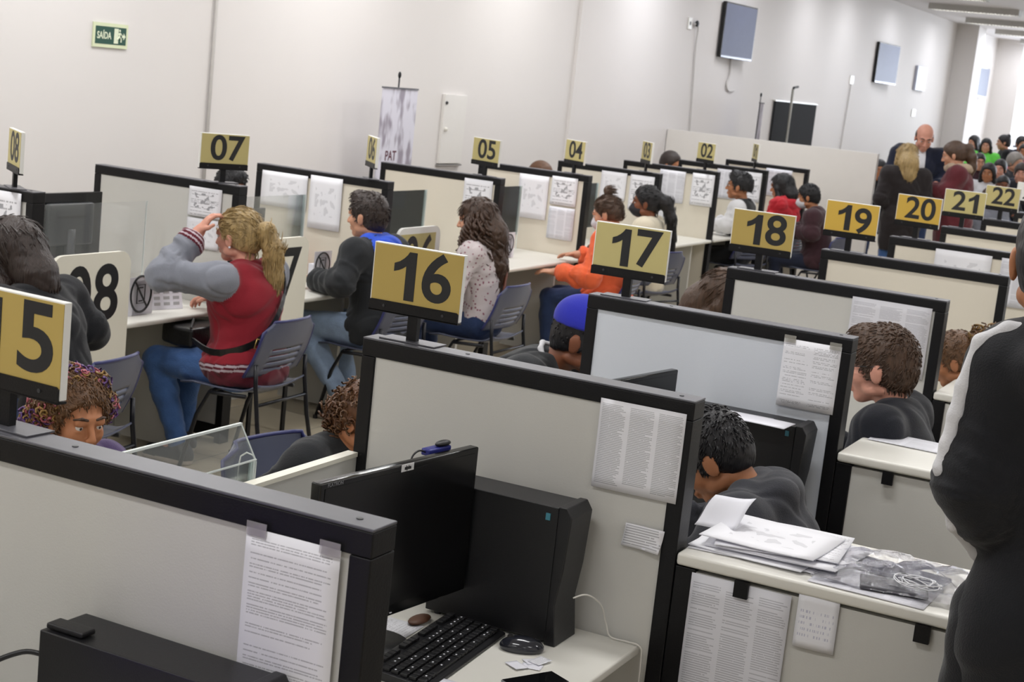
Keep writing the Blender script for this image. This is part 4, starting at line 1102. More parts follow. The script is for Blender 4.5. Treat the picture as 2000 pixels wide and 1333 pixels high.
        if c.get('long'):      # hem reaching over the seat
            z = c['long']
            v.cone(at(-.05, -.01, -.02), at(.05, -.01, -.02), .11*B+g, .11*B+g, .06, 0, seatcut)
            if st: v.ell(P+V3(0, 0, -z*.5), (.165*B+g, .12*B+g, z), None, .06, 0, [(P+V3(0, 0, -z), V3(0, 0, -1))])
            else: v.ell(P+V3(0, .03, .01), (.155*B+g, .13*B+g, .09+g), None, .04, 0, seatcut)
        if c.get('hood'):
            v.ell(at(0, -.085, .455), (.125, .065, .075), rot_m(0, lean-25), .03, 2)
            v.cone(at(-.085, -.02, .50), at(-.06, .07, .44), .032, .022, .03, 2); v.cone(at(.085, -.02, .50), at(.06, .07, .44), .032, .022, .03, 2)
            v.cone(at(-.085, -.02, .50), at(.085, -.02, .50), .03, .03, .04, 2)
        if c.get('collar'):
            for a in range(10):
                t0, t1 = a*2*PI/10, (a+1)*2*PI/10
                v.cone(at(.062*math.cos(t0), -.012+.062*math.sin(t0), .50-.012*math.sin(t0)), at(.062*math.cos(t1), -.012+.062*math.sin(t1), .50-.012*math.sin(t1)), .014, .014, .02, 3)
        for q_ in c.get('add', ()): q_(v, at, dict(eL=eL, wL=wL, eR=eR, wR=wR, shL=shL, shR=shR, P=P, hd=hd))
        pos, Q = v.surface(vox*1.1, wr*c.get('wr', 1), c.get('wf', 30))
        tg = v.tags(pos); mats_ = [c['mat'], c.get('smat', c['mat']), c.get('hmat', c['mat']), c.get('cmat', c['mat'])]
        mi = tg[Q[:, 0]]
        if c.get('fn'): mi, mats_ = c['fn'](pos[Q].mean(1), mi, mats_, dict(at=at, P=P, fx=fx, fy=fy, fz=fz, eL=eL, wL=wL, eR=eR, wR=wR, shL=shL, shR=shR))
        fin(c.get('name', 'jacket'), pos, Q, mats_, root, mi)
    if pants and not nolegs:
        v = Vol(); g = pants.get('g', .006)
        v.ell(P+V3(0, 0, -.01), (.150*B+g, .110*B+g, .10+g), None, .05)
        v.ell(at(0, 0, .04), (.140*B+g, .10*B+g, .08+g), Rt, .05, 0, [(at(0, 0, .10), fz)])
        leg(v, hipL, kL, aL, g); leg(v, hipR, kR, aR, g)
        pos, Q = v.surface(vox*1.3, wr*.7, 36); fin(pants.get('name', 'trousers'), pos, Q, [pants['mat']], root)
    if not nolegs:
        for a_, t_ in ((aL, tL), (aR, tR)):
            v = Vol(); sh = a_+V3(0, -.035, -.045)
            v.cone(sh, t_+V3(0, 0, -.002), .042, .036, .03, 0, [(V3(0, 0, .0), V3(0, 0, -1))]); v.cone(a_+V3(0, -.01, .0), sh, .045, .042, .03)
            v.cone(sh+V3(0, 0, -.03), t_+V3(0, .01, -.02), .045, .042, .01, 1, [(V3(0, 0, .002), V3(0, 0, -1)), (V3(0, 0, .028), V3(0, 0, 1))])
            pos, Q = v.surface(.009); tg = v.tags(pos); fin('shoe', pos, Q, [shoes or M_shoe, M_sole], root, (pos[Q].mean(1)[:, 2] < .025).astype(int))
    # --- hair and head things
    if hair:
        build_hair(hair, hd, Rh, hs, at, fin, root, vox, hc, S_, neck)
    ctx = dict(root=root, hd=hd, at=at, Rh=Rh, Rt=Rt, hs=hs, S=S_, fin=fin, P=P, eL=eL, wL=wL, eR=eR, wR=wR, shL=shL, shR=shR, neck=neck, hc=hc, kL=kL, kR=kR)
    for fn in extras: fn(ctx)
    return root, ctx

def build_hair(h, hd, Rh, hs, at, fin, root, vox, hc, S_, neck):
    rnd = random.Random(h.get('seed', 1)); style = h['style']; M_ = h['mat']; g = h.get('g', .010)
    v = Vol(); d = lambda n_: Rh @ np.array(n_, float)
    # hairline cuts: forehead plane, and the nape
    nf = np.array((0, 1, -.62)); nf /= np.linalg.norm(nf)
    front = (hd(0, h.get('front', .072), .055), d(nf))
    nape = (hd(0, -.05, h.get('nape', -.062)), d((0, .35, -1)/np.linalg.norm((0, .35, -1))))
    earc = (hd(0, .012, 0), d((0, 1, 0)))
    v.ell(hd(0, -.016, .033), np.array((.077+g*.8, .097+g, .088+g))*hs, Rh, .01, 0, [front, nape])
    v.ell(hd(0, -.045, -.012), np.array((.068+g*.6, .066+g, .085))*hs, Rh, .02, 0, [nape, (hd(0, -.015, 0), d((0, 1, 0)))])
    if style in ('short', 'fade'):
        for s_ in (-1, 1): v.ell(hd(s_*.071, .012, -.01), np.array((.008, .016, .03))*hs, Rh, .01, 1, [(hd(0, .028, 0), d((0, 1, 0)))])
        if h.get('quiff'): v.ell(hd(0, .045, .100), np.array((.055, .040, .026+h['quiff']))*hs, Rh, .03)
    if style == 'bald':
        v = Vol()
        v.ell(hd(0, -.020, .010), np.array((.079+g*.4, .098, .075))*hs, Rh, .01, 0, [(hd(0, 0, .045), d((0, 0, 1))), (hd(0, .01, 0), d((0, 1, 0))), nape])
    extra = []
    if style in ('bun', 'ponytail', 'updo'):
        bz = h.get('bz', .10); by = h.get('by', -.07)
        if style == 'ponytail':
            pts = [hd(*p) for p in h.get('tail', ((0, -.10, .03), (0, -.15, .0), (0, -.155, -.10), (.01, -.13, -.22), (0, -.12, -.33)))]
            rr = h.get('tr', (.018, .034, .040, .034, .008)); v.chain(pts, rr, .02)
        else:
            v.ell(hd(0, by, bz+.03), np.array((.040, .040, .045))*hs*h.get('bs', 1), Rh, .01); v.cone(hd(0, by*.8, bz-.02), hd(0, by, bz+.01), .028*hs, .022*hs, .01)
    if style in ('long', 'curly', 'hoodlike'):
        L = h.get('len', .35); wd = h.get('wd', .085)
        v.chain([hd(0, -.05, .02), hd(0, -.085, -.08), hd(0, -.10, -.08)+V3(0, -.0, -L*.45), hd(0, -.10, -.08)+V3(0, 0, -L)], (.085, .085*h.get('w2', 1), wd, h.get('tip', .04)), .04)
        for s_ in (-1, 1):
            fr = h.get('frontL', .012)
            v.chain([hd(s_*.055, .01, .06), hd(s_*.082, fr, -.02), hd(s_*.088, fr-.02, -.10), hd(s_*.095, -.03, -.10)+V3(0, 0, -L*.45)], (.03, .024, .026, .020), .025)
    if h.get('locks'):
        n = h['locks']; L = h.get('len', .35)
        for i in range(n):
            a = rnd.uniform(-1.35, 1.35) if h.get('around') is None else rnd.uniform(-h['around'], h['around'])
            rad = .088+rnd.uniform(0, .02)
            p0 = hd(rad*math.sin(a)*.95, -.02-rad*math.cos(a)*.9, rnd.uniform(-.02, .06))
            ln = L*rnd.uniform(.55, 1.08)*(1-.25*abs(math.sin(a))); cr_ = h.get('curl', .012)*rnd.uniform(.6, 1.3); ph = rnd.uniform(0, 6.28)
            out = h.get('out', .05)*rnd.uniform(.2, 1)
            m_ = 18; P_ = []
            dirx = Rh @ V3(math.sin(a), -math.cos(a), 0); dirx[2] = 0
            for j in range(m_):
                t = j/(m_-1); q = p0+V3(0, 0, -ln*t)+dirx*out*math.sin(t*2.2)
                th = ph+t*h.get('turns', 5)*2*PI*ln/.35
                P_.append(q+V3(math.cos(th), math.sin(th), 0)*cr_*min(1, t*3))
            R_r = [h.get('lr', .009)*(1-.65*(j/(m_-1))**2) for j in range(m_)]
            vv, qq = tube_arrays(P_, R_r, 5); extra.append((vv, qq, 0))
    if style == 'afro' or h.get('puff'):
        for (c_, r_) in h.get('puff', [((0, -.03, .03), .12)]):
            v.ell(hd(*c_), np.array((r_,)*3)*hs, Rh, .03, 0, [front] if style == 'afro' else ())
            for i in range(h.get('frizz', 160)):
                u = np.array([rnd.gauss(0, 1) for _ in range(3)]); u /= np.linalg.norm(u)
                if style == 'afro' and u[1] > .45 and u[2] < .5: continue
                b = np.array(c_)+u*r_*.93; P_ = []; ph = rnd.uniform(0, 6.28)
                t1 = np.cross(u, V3(.3, .5, .8)); t1 /= np.linalg.norm(t1); t2 = np.cross(u, t1)
                m_ = 9; ln = h.get('fl', .035)*rnd.uniform(.5, 1.2)
                for j in range(m_):
                    t = j/(m_-1); th = ph+t*9
                    P_.append(hd(*(b+u*ln*t+(t1*math.cos(th)+t2*math.sin(th))*.010)))
                vv, qq = tube_arrays(P_, [.0038]*m_, 4); extra.append((vv, qq, rnd.randrange(len(h.get('mats', [0])))))
    pos, Q = v.surface(max(.005, vox*.9), h.get('wr', .0012), h.get('wf', 95))
    nt_ = h.get('tufts', 1400 if vox < .0066 else 700 if vox < .0095 else 0)
    if nt_ and style != 'afro':
        fl = h.get('flow', (0, .55, -.5) if style in ('short', 'fade') else (0, -.9, -.05) if style in ('ponytail', 'bun', 'updo') else (0, -.15, -1))
        fl = Rh @ np.array(fl, float); tl = h.get('tl', .020 if style in ('short', 'fade') else .05); lift = .30 if style in ('short', 'fade') else .06
        nprng = np.random.default_rng(5); ids = nprng.integers(0, len(pos), nt_); cc = hd(0, -.015, .01)
        for i_ in ids:
            p0 = pos[i_]
            if style in ('short', 'fade') and (p0-hc) @ Rh[:, 2] < -.03 and style == 'fade': continue
            below = max(0., (hc-p0)[2]-.06)
            nn = p0-cc; nn[2] *= (0 if below > 0 else 1); nn /= np.linalg.norm(nn)+1e-9
            f_ = fl if below == 0 else V3(0, -.1, -1)
            dv = f_+nprng.normal(0, .22, 3); dv = dv-nn*(dv @ nn); dv /= np.linalg.norm(dv)+1e-9
            ln = tl*nprng.uniform(.5, 1.2)
            P_ = [p0-nn*.002, p0+dv*ln*.35+nn*ln*lift*.45, p0+dv*ln*.7+nn*ln*lift*.6, p0+dv*ln+nn*(ln*lift*.5-.001)]
            vv, qq = tube_arrays(P_, [.0026, .0026, .002, .0005], 3); extra.append((vv, qq, 0))
    tg = v.tags(pos)[Q[:, 0]]
    mats_ = h.get('mats', [M_])
    mi = np.zeros(len(Q), int)
    if h.get('fn'): mi = h['fn'](pos[Q].mean(1), hd, Rh, hc)
    fin('hair', pos, Q, mats_, root, mi, extra)
    if h.get('tie') is not None:
        v = Vol(); p = hd(*h['tie']); v.ell(p, (.024, .018, .024), Rh, .01); pos, Q = v.surface(.004); fin('hair_tie', pos, Q, [h.get('tiemat', M_ink)], root)

# reusable face mask, glasses
def mask_part(m_):
    def f(c):
        v = Vol(); hd, Rh, hs = c['hd'], c['Rh'], c['hs']
        v.ell(hd(0, .050, -.055), np.array((.060, .066, .056))*hs, Rh, .02, 0, [(hd(0, .03, 0), Rh @ V3(0, -1, 0)), (hd(0, .1, -.012), Rh @ V3(0, .3, 1)/1.044)])
        v.cone(hd(0, .095, -.02), hd(0, .108, -.045), .012*hs, .016*hs, .03)
        for s_ in (-1, 1): v.chain([hd(s_*.055, .05, -.03), hd(s_*.082, .0, -.015), hd(s_*.084, -.012, -.02)], [.0028]*3, .003)
        pos, Q = v.surface(.0045); c['fin']('face_mask', pos, Q, [m_], c['root'])
    return f
def glasses_part(m_):
    def f(c):
        hd = c['hd']; S_ = c['S']; q = MB()
        for s_ in (-1, 1):
            q.tube([tuple(hd(s_*(.033+.024*math.cos(a*PI/8)), .098-.006*abs(math.cos(a*PI/8)), .002+.018*math.sin(a*PI/8))*S_) for a in range(16)], .0016, 6, closed=True)
            q.tube([tuple(hd(s_*.057, .092, .008)*S_), tuple(hd(s_*.078, .05, .008)*S_), tuple(hd(s_*.084, -.005, .006)*S_), tuple(hd(s_*.082, -.03, -.008)*S_)], .0018, 6)
        q.tube([tuple(hd(-.009, .1, .004)*S_), tuple(hd(0, .103, .007)*S_), tuple(hd(.009, .1, .004)*S_)], .0016, 6)
        q.build('glasses', m_, c['root'], smooth=True)
    return f

# ------------------------------------------------------------------ wardrobe
H_brown = hair_mat('hair_dark_brown', '#2e221d'); H_black = hair_mat('hair_black', '#131216'); H_blond = hair_mat('hair_blond', '#a38a5c', .35)
H_red = hair_mat('hair_auburn', '#5b3a22', .35); H_choc = hair_mat('hair_chocolate', '#3f2a1c', .4); H_mid = hair_mat('hair_mid_brown', '#4a3526', .3); H_curl = hair_mat('hair_curly_brown', '#5d3f24', .45, (1, 1, 1), 60)
H_tip = hair_mat('hair_gold_tips', '#8a6a35', .4, (1, 1, 1), 60); H_pink = hair_mat('hair_pink_tips', '#b0606a', .3, (1, 1, 1), 60); H_pur = hair_mat('hair_purple', '#5a3a74', .3, (1, 1, 1), 60); H_grey = hair_mat('knit_grey', '#8f8983', .2)
C_blk = cloth('cloth_black', '#17181c'); C_char = cloth('cloth_charcoal', '#26282b'); C_navy = cloth('cloth_navy', '#1b2032'); C_navyk = cloth('cloth_dark_knit', '#181a22')
C_jean = cloth('denim_blue', '#3f5f92', .18, .4, 160); C_jeanl = cloth('denim_light', '#8ea2bd', .2, .4, 160); C_jeand = cloth('denim_dark', '#2c3c60', .15, .4, 160)
C_red = cloth('varsity_red', '#8b1f2c'); C_grey = cloth('varsity_grey', '#82858f'); C_strw = cloth('stripe_pale', '#b8a9b2', .05, .1)
C_dkr = cloth('stripe_wine', '#5c1a28', .05, .1); C_blue = cloth('hood_blue', '#2b50c4'); C_cream = cloth('cream_knit', '#d8cfba', .04, .5, 160); C_orng = cloth('orange_shell', '#e0643c', .05, .25, 30)
C_whit = cloth('white_cloth', '#d3d3d6', .03); C_redp = cloth('red_puffer', '#c02a35'); C_maroon = cloth('maroon_dark', '#3a2329'); C_wine = cloth('wine_knit', '#5a2229'); C_gcoat = cloth('dark_brown_coat', '#241f20')
C_green = cloth('neon_green', '#6fdc58', .05); C_pinkc = cloth('pink_cloth', '#a83a58', .1); C_scarf = cloth('beige_scarf', '#a8947e', .15, .6, 60); C_olive = cloth('olive_cloth', '#3b3424')
C_cap = cloth('cap_blue', '#2a2fa8', .03, .1); C_hgrey = cloth('hoodie_grey', '#33343a')
M_maskw = mat('mask_white', '#c9c6cb', .7); M_maskb = mat('mask_black', '#1c1a20', .7)
# dotted blouse: small printed dots
C_dot = cloth('dotted_blouse', '#cdc3c4', .03)
nt = C_dot.node_tree; b_ = nt.nodes['Principled BSDF']; src = b_.inputs['Base Color'].links[0].from_socket
vo = nt.nodes.new('ShaderNodeTexVoronoi'); vo.inputs['Scale'].default_value = 42; tc = nt.nodes.new('ShaderNodeTexCoord'); nt.links.new(tc.outputs['Object'], vo.inputs['Vector'])
lt = nt.nodes.new('ShaderNodeMath'); lt.operation = 'LESS_THAN'; lt.inputs[1].default_value = .26; nt.links.new(vo.outputs['Distance'], lt.inputs[0])
mx = nt.nodes.new('ShaderNodeMix'); mx.data_type = 'RGBA'; nt.links.new(lt.outputs[0], mx.inputs['Factor']); nt.links.new(src, mx.inputs['A']); mx.inputs['B'].default_value = rgb('#8f5a68')+(1,)
nt.links.new(mx.outputs['Result'], b_.inputs['Base Color'])

CH = 'visitor chairs along the far row'
def seat_for(root, label, group, dy=0.0, dx=0.0, rz=0):
    a = root.rotation_euler.z; c_, s_ = math.cos(a), math.sin(a)
    return chair(root.location.x+c_*dx-s_*dy, root.location.y+s_*dx+c_*dy, math.degrees(a)+rz, label, group)

# --- far row, visitors
r, c = make_person('person', 'woman with straight black hair and black top at the left border, her back turned', (4.97, 4.72, 1.30), face=8, lean=24, hp=8, bulk=1.3, hs=1.15, armr=1.3, skin=SK_m,
    shirt=dict(mat=C_blk, g=.018, name='sweater'), pants=dict(mat=C_jeand), hair=dict(style='long', mat=H_brown, len=.12, wd=.07, w2=1.0, g=.014, nape=-.12), group=None,
    extras=[lambda c: c['fin']('neck_strap', *(lambda v: v.surface(.005))(Vol().chain([c['at'](.04, -.10, .50), c['at'](.075, -.05, .535), c['at'](.07, .03, .50)], [.010]*3, .01)), [cloth('strap_orange', '#c96a34')], c['root'])])
seat_for(r, 'grey-blue chair of the woman in black at the left border', CH)
def varsity(ctr, mi, mats_, j):
    P, fx, fy, fz = j['P'], j['fx'], j['fy'], j['fz']
    z = (ctr-P) @ fz
    m2 = [C_red, C_grey, C_strw, C_dkr]
    out = np.where(mi == 1, 1, 0)
    out[(mi == 0) & (z < .035)] = 3
    for a, b_ in ((-.005, .006), (.017, .028)): out[(mi == 0) & (z > a) & (z < b_)] = 2
    for e, w_ in ((j['eL'], j['wL']), (j['eR'], j['wR'])):
        L = np.linalg.norm(w_-e); t = ((ctr-e) @ (w_-e))/L; near = (mi == 1) & (np.linalg.norm(ctr-w_, axis=1) < .16)
        out[near & (t > L-.085)] = 3
        for a in (.075, .050, .027): out[near & (t > L-a) & (t < L-a+.010)] = 2
    for s_, e in ((j['shL'], j['eL']), (j['shR'], j['eR'])):
        pass
    return out, m2
r, c = make_person('person', 'woman with blond ponytail in a red and grey varsity jacket, hand raised to her head', (6.50, 4.665, 1.30), face=2, lean=6, hp=4, bulk=1.38, skin=SK_p, hs=1.08, vox=.0055,
    eL=(-.33, .28, .965), wL=(-.125, .235, 1.165), hdL=(.35, -.32, .72), hnL=(.5, -.4, -.6), curl=1.0, armr=1.25,
    kneeL=(-.13, .42, .50), ankL=(-.12, .26, .09), ankR=(.10, .40, .09),
    shirt=dict(mat=C_red, smat=C_grey, g=.022, long=.12, fn=varsity, wr=1.2, collar=False), pants=dict(mat=C_jean, g=.012),
    hair=dict(style='ponytail', mat=H_blond, g=.012, tail=((0, -.105, .040), (.01, -.150, .03), (.025, -.175, -.06), (.04, -.165, -.18), (.05, -.145, -.30), (.055, -.13, -.40), (.05, -.125, -.48)), tr=(.020, .042, .050, .046, .036, .024, .005), locks=0, tie=(0, -.118, .036), wf=120),
    extras=[lambda c: MB().sphere(tuple(c['hd'](-.083, -.012, -.046)*c['S']), .006, 10).build('pearl_earring', M_paper, c['root'], smooth=True)])
redroot = r
seat_for(r, 'grey-blue chair under the woman in the red varsity jacket', CH, dy=-.02)
# her handbag, lying on the lap, the strap across her back
t = thing('handbag', 'black leather shoulder bag on the lap of the woman in the red jacket', 'bag', tuple(r.location), r.rotation_euler.z)
S_ = c['S']; at = c['at']
q = MB(); q.prism([(-.16, .20), (.12, .20), (.15, .30), (.10, .42), (-.12, .42), (-.17, .30)], 'z', .60, .70)
o = q.build('bag_body', mat('bag_leather', '#131315', .35, bump=.2, bscale=60), t, bevel=.02, seg=3)
q = MB(); q.tube([(-.15, .22, .70), (-.02, .30, .72), (.12, .40, .70)], .006, 8); q.build('flap_seam', M_ink, t)
pts = [at(.20, .08, .46), at(.17, -.05, .535), at(.13, -.145, .47), at(.07, -.186, .35), at(-.03, -.188, .22), at(-.13, -.160, .13), at(-.215, -.06, .09), at(-.245, .05, .08)]
pts = [p*S_ for p in pts]+[V3(-.17, .20, .66)]
bm = bmesh.new(); vs = []
ctrp = at(0, 0, .25)*S_
for i, p in enumerate(pts):
    tg = pts[min(i+1, len(pts)-1)]-pts[max(i-1, 0)]; nn = p-ctrp; nn[2] *= .3; nn /= np.linalg.norm(nn); sd = np.cross(tg/np.linalg.norm(tg), nn); sd /= np.linalg.norm(sd)
    vs.append((bm.verts.new(p-sd*.017), bm.verts.new(p+sd*.017)))
for a, b_ in zip(vs, vs[1:]): bm.faces.new((a[0], a[1], b_[1], b_[0]))
me = bpy.data.meshes.new('bag_strap'); bm.to_mesh(me); bm.free(); me.materials.append(MATS['bag_leather'])
o = link('bag_strap', me, t); md = o.modifiers.new('sub', 'SUBSURF'); md.levels = 2; md.render_levels = 2; md = o.modifiers.new('s', 'SOLIDIFY'); md.thickness = .006; md.offset = 1
bp = (at(-.135, -.166, .125))*S_; Mb = face_matrix(bp, (1, -.75, -.35), (.25, -.1, 1))
q = MB(); q.tube([Mb @ Vector(p) for p in ((-.020, -.024, 0), (.020, -.024, 0), (.020, .024, 0), (-.020, .024, 0))], .0038, 8, closed=True); q.build('gold_buckle', mat('brass', '#b39a5f', .3, .8), t, smooth=True)

r, c = make_person('person', 'young man in a black jacket with a blue hood, profile to the left', (8.00, 4.84, 1.33), face=-4, lean=9, hp=2, hy=6, bulk=1.15, skin=SK_l, hs=1.08, armr=1.12,
    eL=(-.30, .04, .80), wL=(-.20, .30, .78), kneeL=(-.16, .40, .51), kneeR=(.14, .38, .50), ankL=(-.17, .02, .10), ankR=(.10, .20, .10),
    shirt=dict(mat=C_char, hmat=C_blue, hood=True, g=.024, long=.12), pants=dict(mat=C_jeanl, g=.016), hair=dict(style='fade', mat=H_brown, g=.010, front=.078, quiff=.008, nape=-.075))
seat_for(r, 'grey-blue chair under the man with the blue hood', CH)
r, c = make_person('person', 'woman with long curly brown hair and a white dotted blouse', (8.90, 4.60, 1.30), face=4, lean=6, hp=6, hy=8, bulk=1.05, skin=SK_l, hs=1.06, vox=.0065,
    eL=(-.28, .08, .76), wL=(-.20, .32, .74), shirt=dict(mat=C_dot, g=.022, name='blouse', sg=.026), pants=dict(mat=C_jeand, g=.008),
    hair=dict(style='curly', mat=H_choc, mats=[H_choc], len=.42, wd=.11, w2=1.25, tip=.09, g=.016, locks=150, curl=.020, out=.10, lr=.011, around=1.9, turns=5, nape=-.12, wf=80, wr=.003))
seat_for(r, 'dark grey chair behind the woman in the dotted blouse', CH, rz=-4)
tag_strap = MB().tube([tuple(c['at'](.10, -.11, .44)*c['S']), tuple(c['at'](.04, -.145, .30)*c['S']), tuple(c['at'](-.03, -.15, .16)*c['S']), tuple(c['at'](-.10, -.125, .06)*c['S'])], .009, 8).build('brown_strap', mat('leather_brown', '#6e3a26', .4), c['root'], smooth=True)
r, c = make_person('person', 'woman with a top bun, white mask and bright orange jacket', (10.93, 4.60, 1.275), face=6, lean=1, hp=20, hy=0, bulk=1.3, skin=SK_l, hs=1.08, armr=1.3,
    eL=(-.32, .03, .70), wL=(-.27, .31, .70), hdL=(-.3, 1, .0), shirt=dict(mat=C_orng, hmat=C_orng, hood=False, g=.026, collar=True, cmat=C_orng, long=.1, wr=2.0), pants=dict(mat=C_jeand),
    hair=dict(style='bun', mat=H_mid, g=.006, bz=.118, by=-.045, bs=.85, front=.07), extras=[mask_part(M_maskw)])
seat_for(r, 'grey-blue chair under the woman in the orange jacket', CH)
r, c = make_person('person', 'woman with long black ponytail, black mask and cream sweater', (12.17, 4.76, 1.30), face=8, lean=2, hp=5, hy=10, bulk=1.12, skin=SK_d, hs=1.05, armr=1.25,
    shirt=dict(mat=C_cream, g=.026, name='sweater', long=.06), pants=dict(mat=C_blk),
    hair=dict(style='ponytail', mat=H_black, g=.014, tail=((0, -.10, .04), (.0, -.16, .0), (0, -.20, -.12), (.02, -.21, -.26), (.03, -.20, -.40), (.03, -.19, -.50)), tr=(.05, .055, .045, .034, .024, .008), front=.07), extras=[mask_part(M_maskb)])
seat_for(r, 'grey-blue chair under the woman in the cream sweater', CH, rz=-25)
r, c = make_person('person', 'young man with faded hair and glasses in a white and black jacket', (15.20, 4.97, 1.36), face=4, lean=4, hp=-2, hy=4, bulk=1.1, skin=SK_m, hs=1.1, vox=.009,
    shirt=dict(mat=C_blk, smat=C_whit, g=.024, collar=True, cmat=C_blk), pants=dict(mat=C_blk), hair=dict(style='fade', mat=H_black, g=.010, quiff=.012, nape=-.02), extras=[glasses_part(M_ink)])
seat_for(r, 'pale grey chair under the young man in the white jacket', CH, rz=-30)
r, c = make_person('person', 'woman with long black hair in a red puffer jacket', (16.70, 5.02, 1.32), face=-6, lean=6, hp=8, bulk=1.1, skin=SK_m, hs=1.08, vox=.009,
    shirt=dict(mat=C_redp, smat=C_redp, hood=True, hmat=C_redp, g=.034, wr=2.4, wf=40), pants=dict(mat=C_jeand), hair=dict(style='long', mat=H_black, len=.30, wd=.07, g=.014))
seat_for(r, 'grey-blue chair under the woman in the red puffer jacket', CH)
r, c = make_person('person', 'person in a dark maroon jacket and mask at the end of the far row', (15.9, 4.50, 1.29), face=10, lean=14, hp=10, bulk=1.2, skin=SK_m, hs=1.0, vox=.009,
    shirt=dict(mat=C_maroon, g=.030, long=.1), pants=dict(mat=C_navy), hair=dict(style='short', mat=H_black, g=.010), extras=[mask_part(M_maskw)])
seat_for(r, 'pale grey chair under the person in the maroon jacket', CH, rz=-20)

# --- far row, clerks behind the screens
r, c = make_person('person', 'clerk with short dark hair half hidden behind the 07 partition', (8.68, 6.30, 1.28), face=172, lean=6, hp=14, skin=SK_m, vox=.009, shirt=dict(mat=C_navy, g=.016), pants=dict(mat=C_blk), hair=dict(style='short', mat=H_black, g=.014, quiff=.01, mats=[H_black]))
office = []
def office_chair(x, y, rz, label):
    if office: return dup(office[0], (x, y, 0), math.radians(rz), label, group='office chairs of the clerks')
    t = thing('office_chair', label, 'chair', (x, y, 0), math.radians(rz), 'office chairs of the clerks')
    fb = mat('office_fabric', '#23252c', .8, bump=.3, bscale=300)
    MB().box((-.23, -.22, .40), (.23, .23, .455)).build('seat', fb, t, bevel=.025, seg=3)
    q = MB(); q.prism([(-.31, .56), (-.27, .56), (-.285, .86), (-.325, .86)], 'x', -.20, .20); q.build('backrest', fb, t, bevel=.018, seg=3)
    MB().tube([(0, -.05, .40), (0, -.30, .42), (0, -.335, .55), (0, -.325, .75)], .018, 8).build('back_bar', M_bplastic, t, smooth=True)
    MB().cyl((0, 0, .08), (0, 0, .40), .025, 12).build('gas_column', M_steel, t, smooth=True)
    for k in range(5):
        a = k*2*PI/5; q = MB(); q.tube([(0, 0, .10), (.26*math.cos(a), .26*math.sin(a), .07)], .018, 8); q.sphere((.26*math.cos(a), .26*math.sin(a), .03), .03, 10); q.build('base_arm', M_bplastic, t, smooth=True)
    office.append(t); return t
def office_for(r, label): a = math.degrees(r.rotation_euler.z); return office_chair(r.location.x, r.location.y, a, label)
office_for(r, 'office chair behind the 07 partition')
r, c = make_person('person', 'clerk of whom only reddish hair shows above the 04 partition', (13.5, 6.32, 1.30), face=176, lean=6, hp=14, skin=SK_l, vox=.012, shirt=dict(mat=C_navy), pants=dict(mat=C_blk), hair=dict(style='long', mat=H_red, len=.1, g=.012), face_detail=False)
office_for(r, 'office chair behind the 04 partition')
r, c = make_person('person', 'clerk with dark hair showing above the 02 partition', (16.8, 6.32, 1.40), face=176, lean=4, hp=10, skin=SK_m, vox=.012, shirt=dict(mat=C_char), pants=dict(mat=C_blk), hair=dict(style='short', mat=H_brown, g=.016), face_detail=False)
office_for(r, 'office chair behind the 02 partition')

# --- near row, clerks
r, c = make_person('person', 'clerk in a charcoal hoodie bending over his desk, next to the pile of papers', (4.36, 1.495, 1.185), face=2, lean=30, hp=34, hy=8, bulk=1.12, skin=SK_m, hs=1.06, vox=.0055, armr=1.2,
    eL=(-.30, .26, .76), wL=(-.15, .50, .80), eR=(.30, .26, .76), wR=(.15, .50, .80), shirt=dict(mat=C_hgrey, hmat=C_hgrey, hood=True, g=.026, name='hoodie', wr=1.4), pants=dict(mat=C_blk),
    hair=dict(style='fade', mat=H_black, g=.010, nape=-.075, quiff=.004))
office_for(r, 'office chair under the clerk in the charcoal hoodie')
r, c = make_person('person', 'clerk with brown hair and glasses in a dark sweater, profile to the left', (5.76, 1.285, 1.35), face=-2, lean=8, hp=8, hy=5, bulk=1.15, skin=SK_p, hs=1.12, vox=.0055, armr=1.2,
    shirt=dict(mat=C_navyk, g=.022, name='sweater', wr=.8), pants=dict(mat=C_blk), hair=dict(style='short', mat=H_mid, g=.011, nape=-.078, quiff=.006, front=.078), extras=[glasses_part(M_ink)])
office_for(r, 'office chair under the clerk with glasses')
r, c = make_person('person', 'clerk with a curly light brown puff tied by a white scrunchie', (7.18, 1.30, 1.18), face=6, lean=14, hp=18, skin=SK_m, vox=.007, hs=1.05, shirt=dict(mat=C_hgrey, g=.02), pants=dict(mat=C_blk),
    hair=dict(style='short', mat=H_curl, mats=[H_curl, H_tip], g=.012, puff=[((0, -.155, .035), .07)], frizz=150, fl=.04, tie=(0, -.105, .045), tiemat=M_whiteish if False else mat('scrunchie_white', '#dcd9d2', .6)))
office_for(r, 'office chair under the clerk with the curly puff')

# --- near row, visitors on the aisle side
CB = 'visitor chairs along the near row'
def parted(ctr, hd, Rh, hc):
    x = (ctr-hc) @ Rh[:, 0]; out = np.zeros(len(ctr), int); out[x > .055] = 1; out[(ctr-hc) @ Rh[:, 2] > .10] = 2; return out
r, c = make_person('person', 'woman with curly hair tinted gold, pink and purple, forehead above the 15 partition', (3.50, 3.02, 1.13), face=160, lean=14, hp=4, skin=SK_m, hs=1.08, vox=.0055, shirt=dict(mat=cloth('cloth_violet', '#4a3a62'), g=.018), pants=dict(mat=C_jeand),
    hair=dict(style='short', mat=H_choc, mats=[H_curl, H_tip, H_pink, H_pur], g=.014, puff=[((-.085, -.03, .02), .045), ((.085, -.03, .03), .042), ((0, -.08, .06), .07), ((.10, -.06, -.02), .035), ((.0, -.035, .095), .05), ((-.05, -.02, .085), .042), ((.05, -.02, .085), .042)], frizz=110, fl=.022, front=.062))
seat_for(r, 'blue chair of the woman with tinted curls', CB)
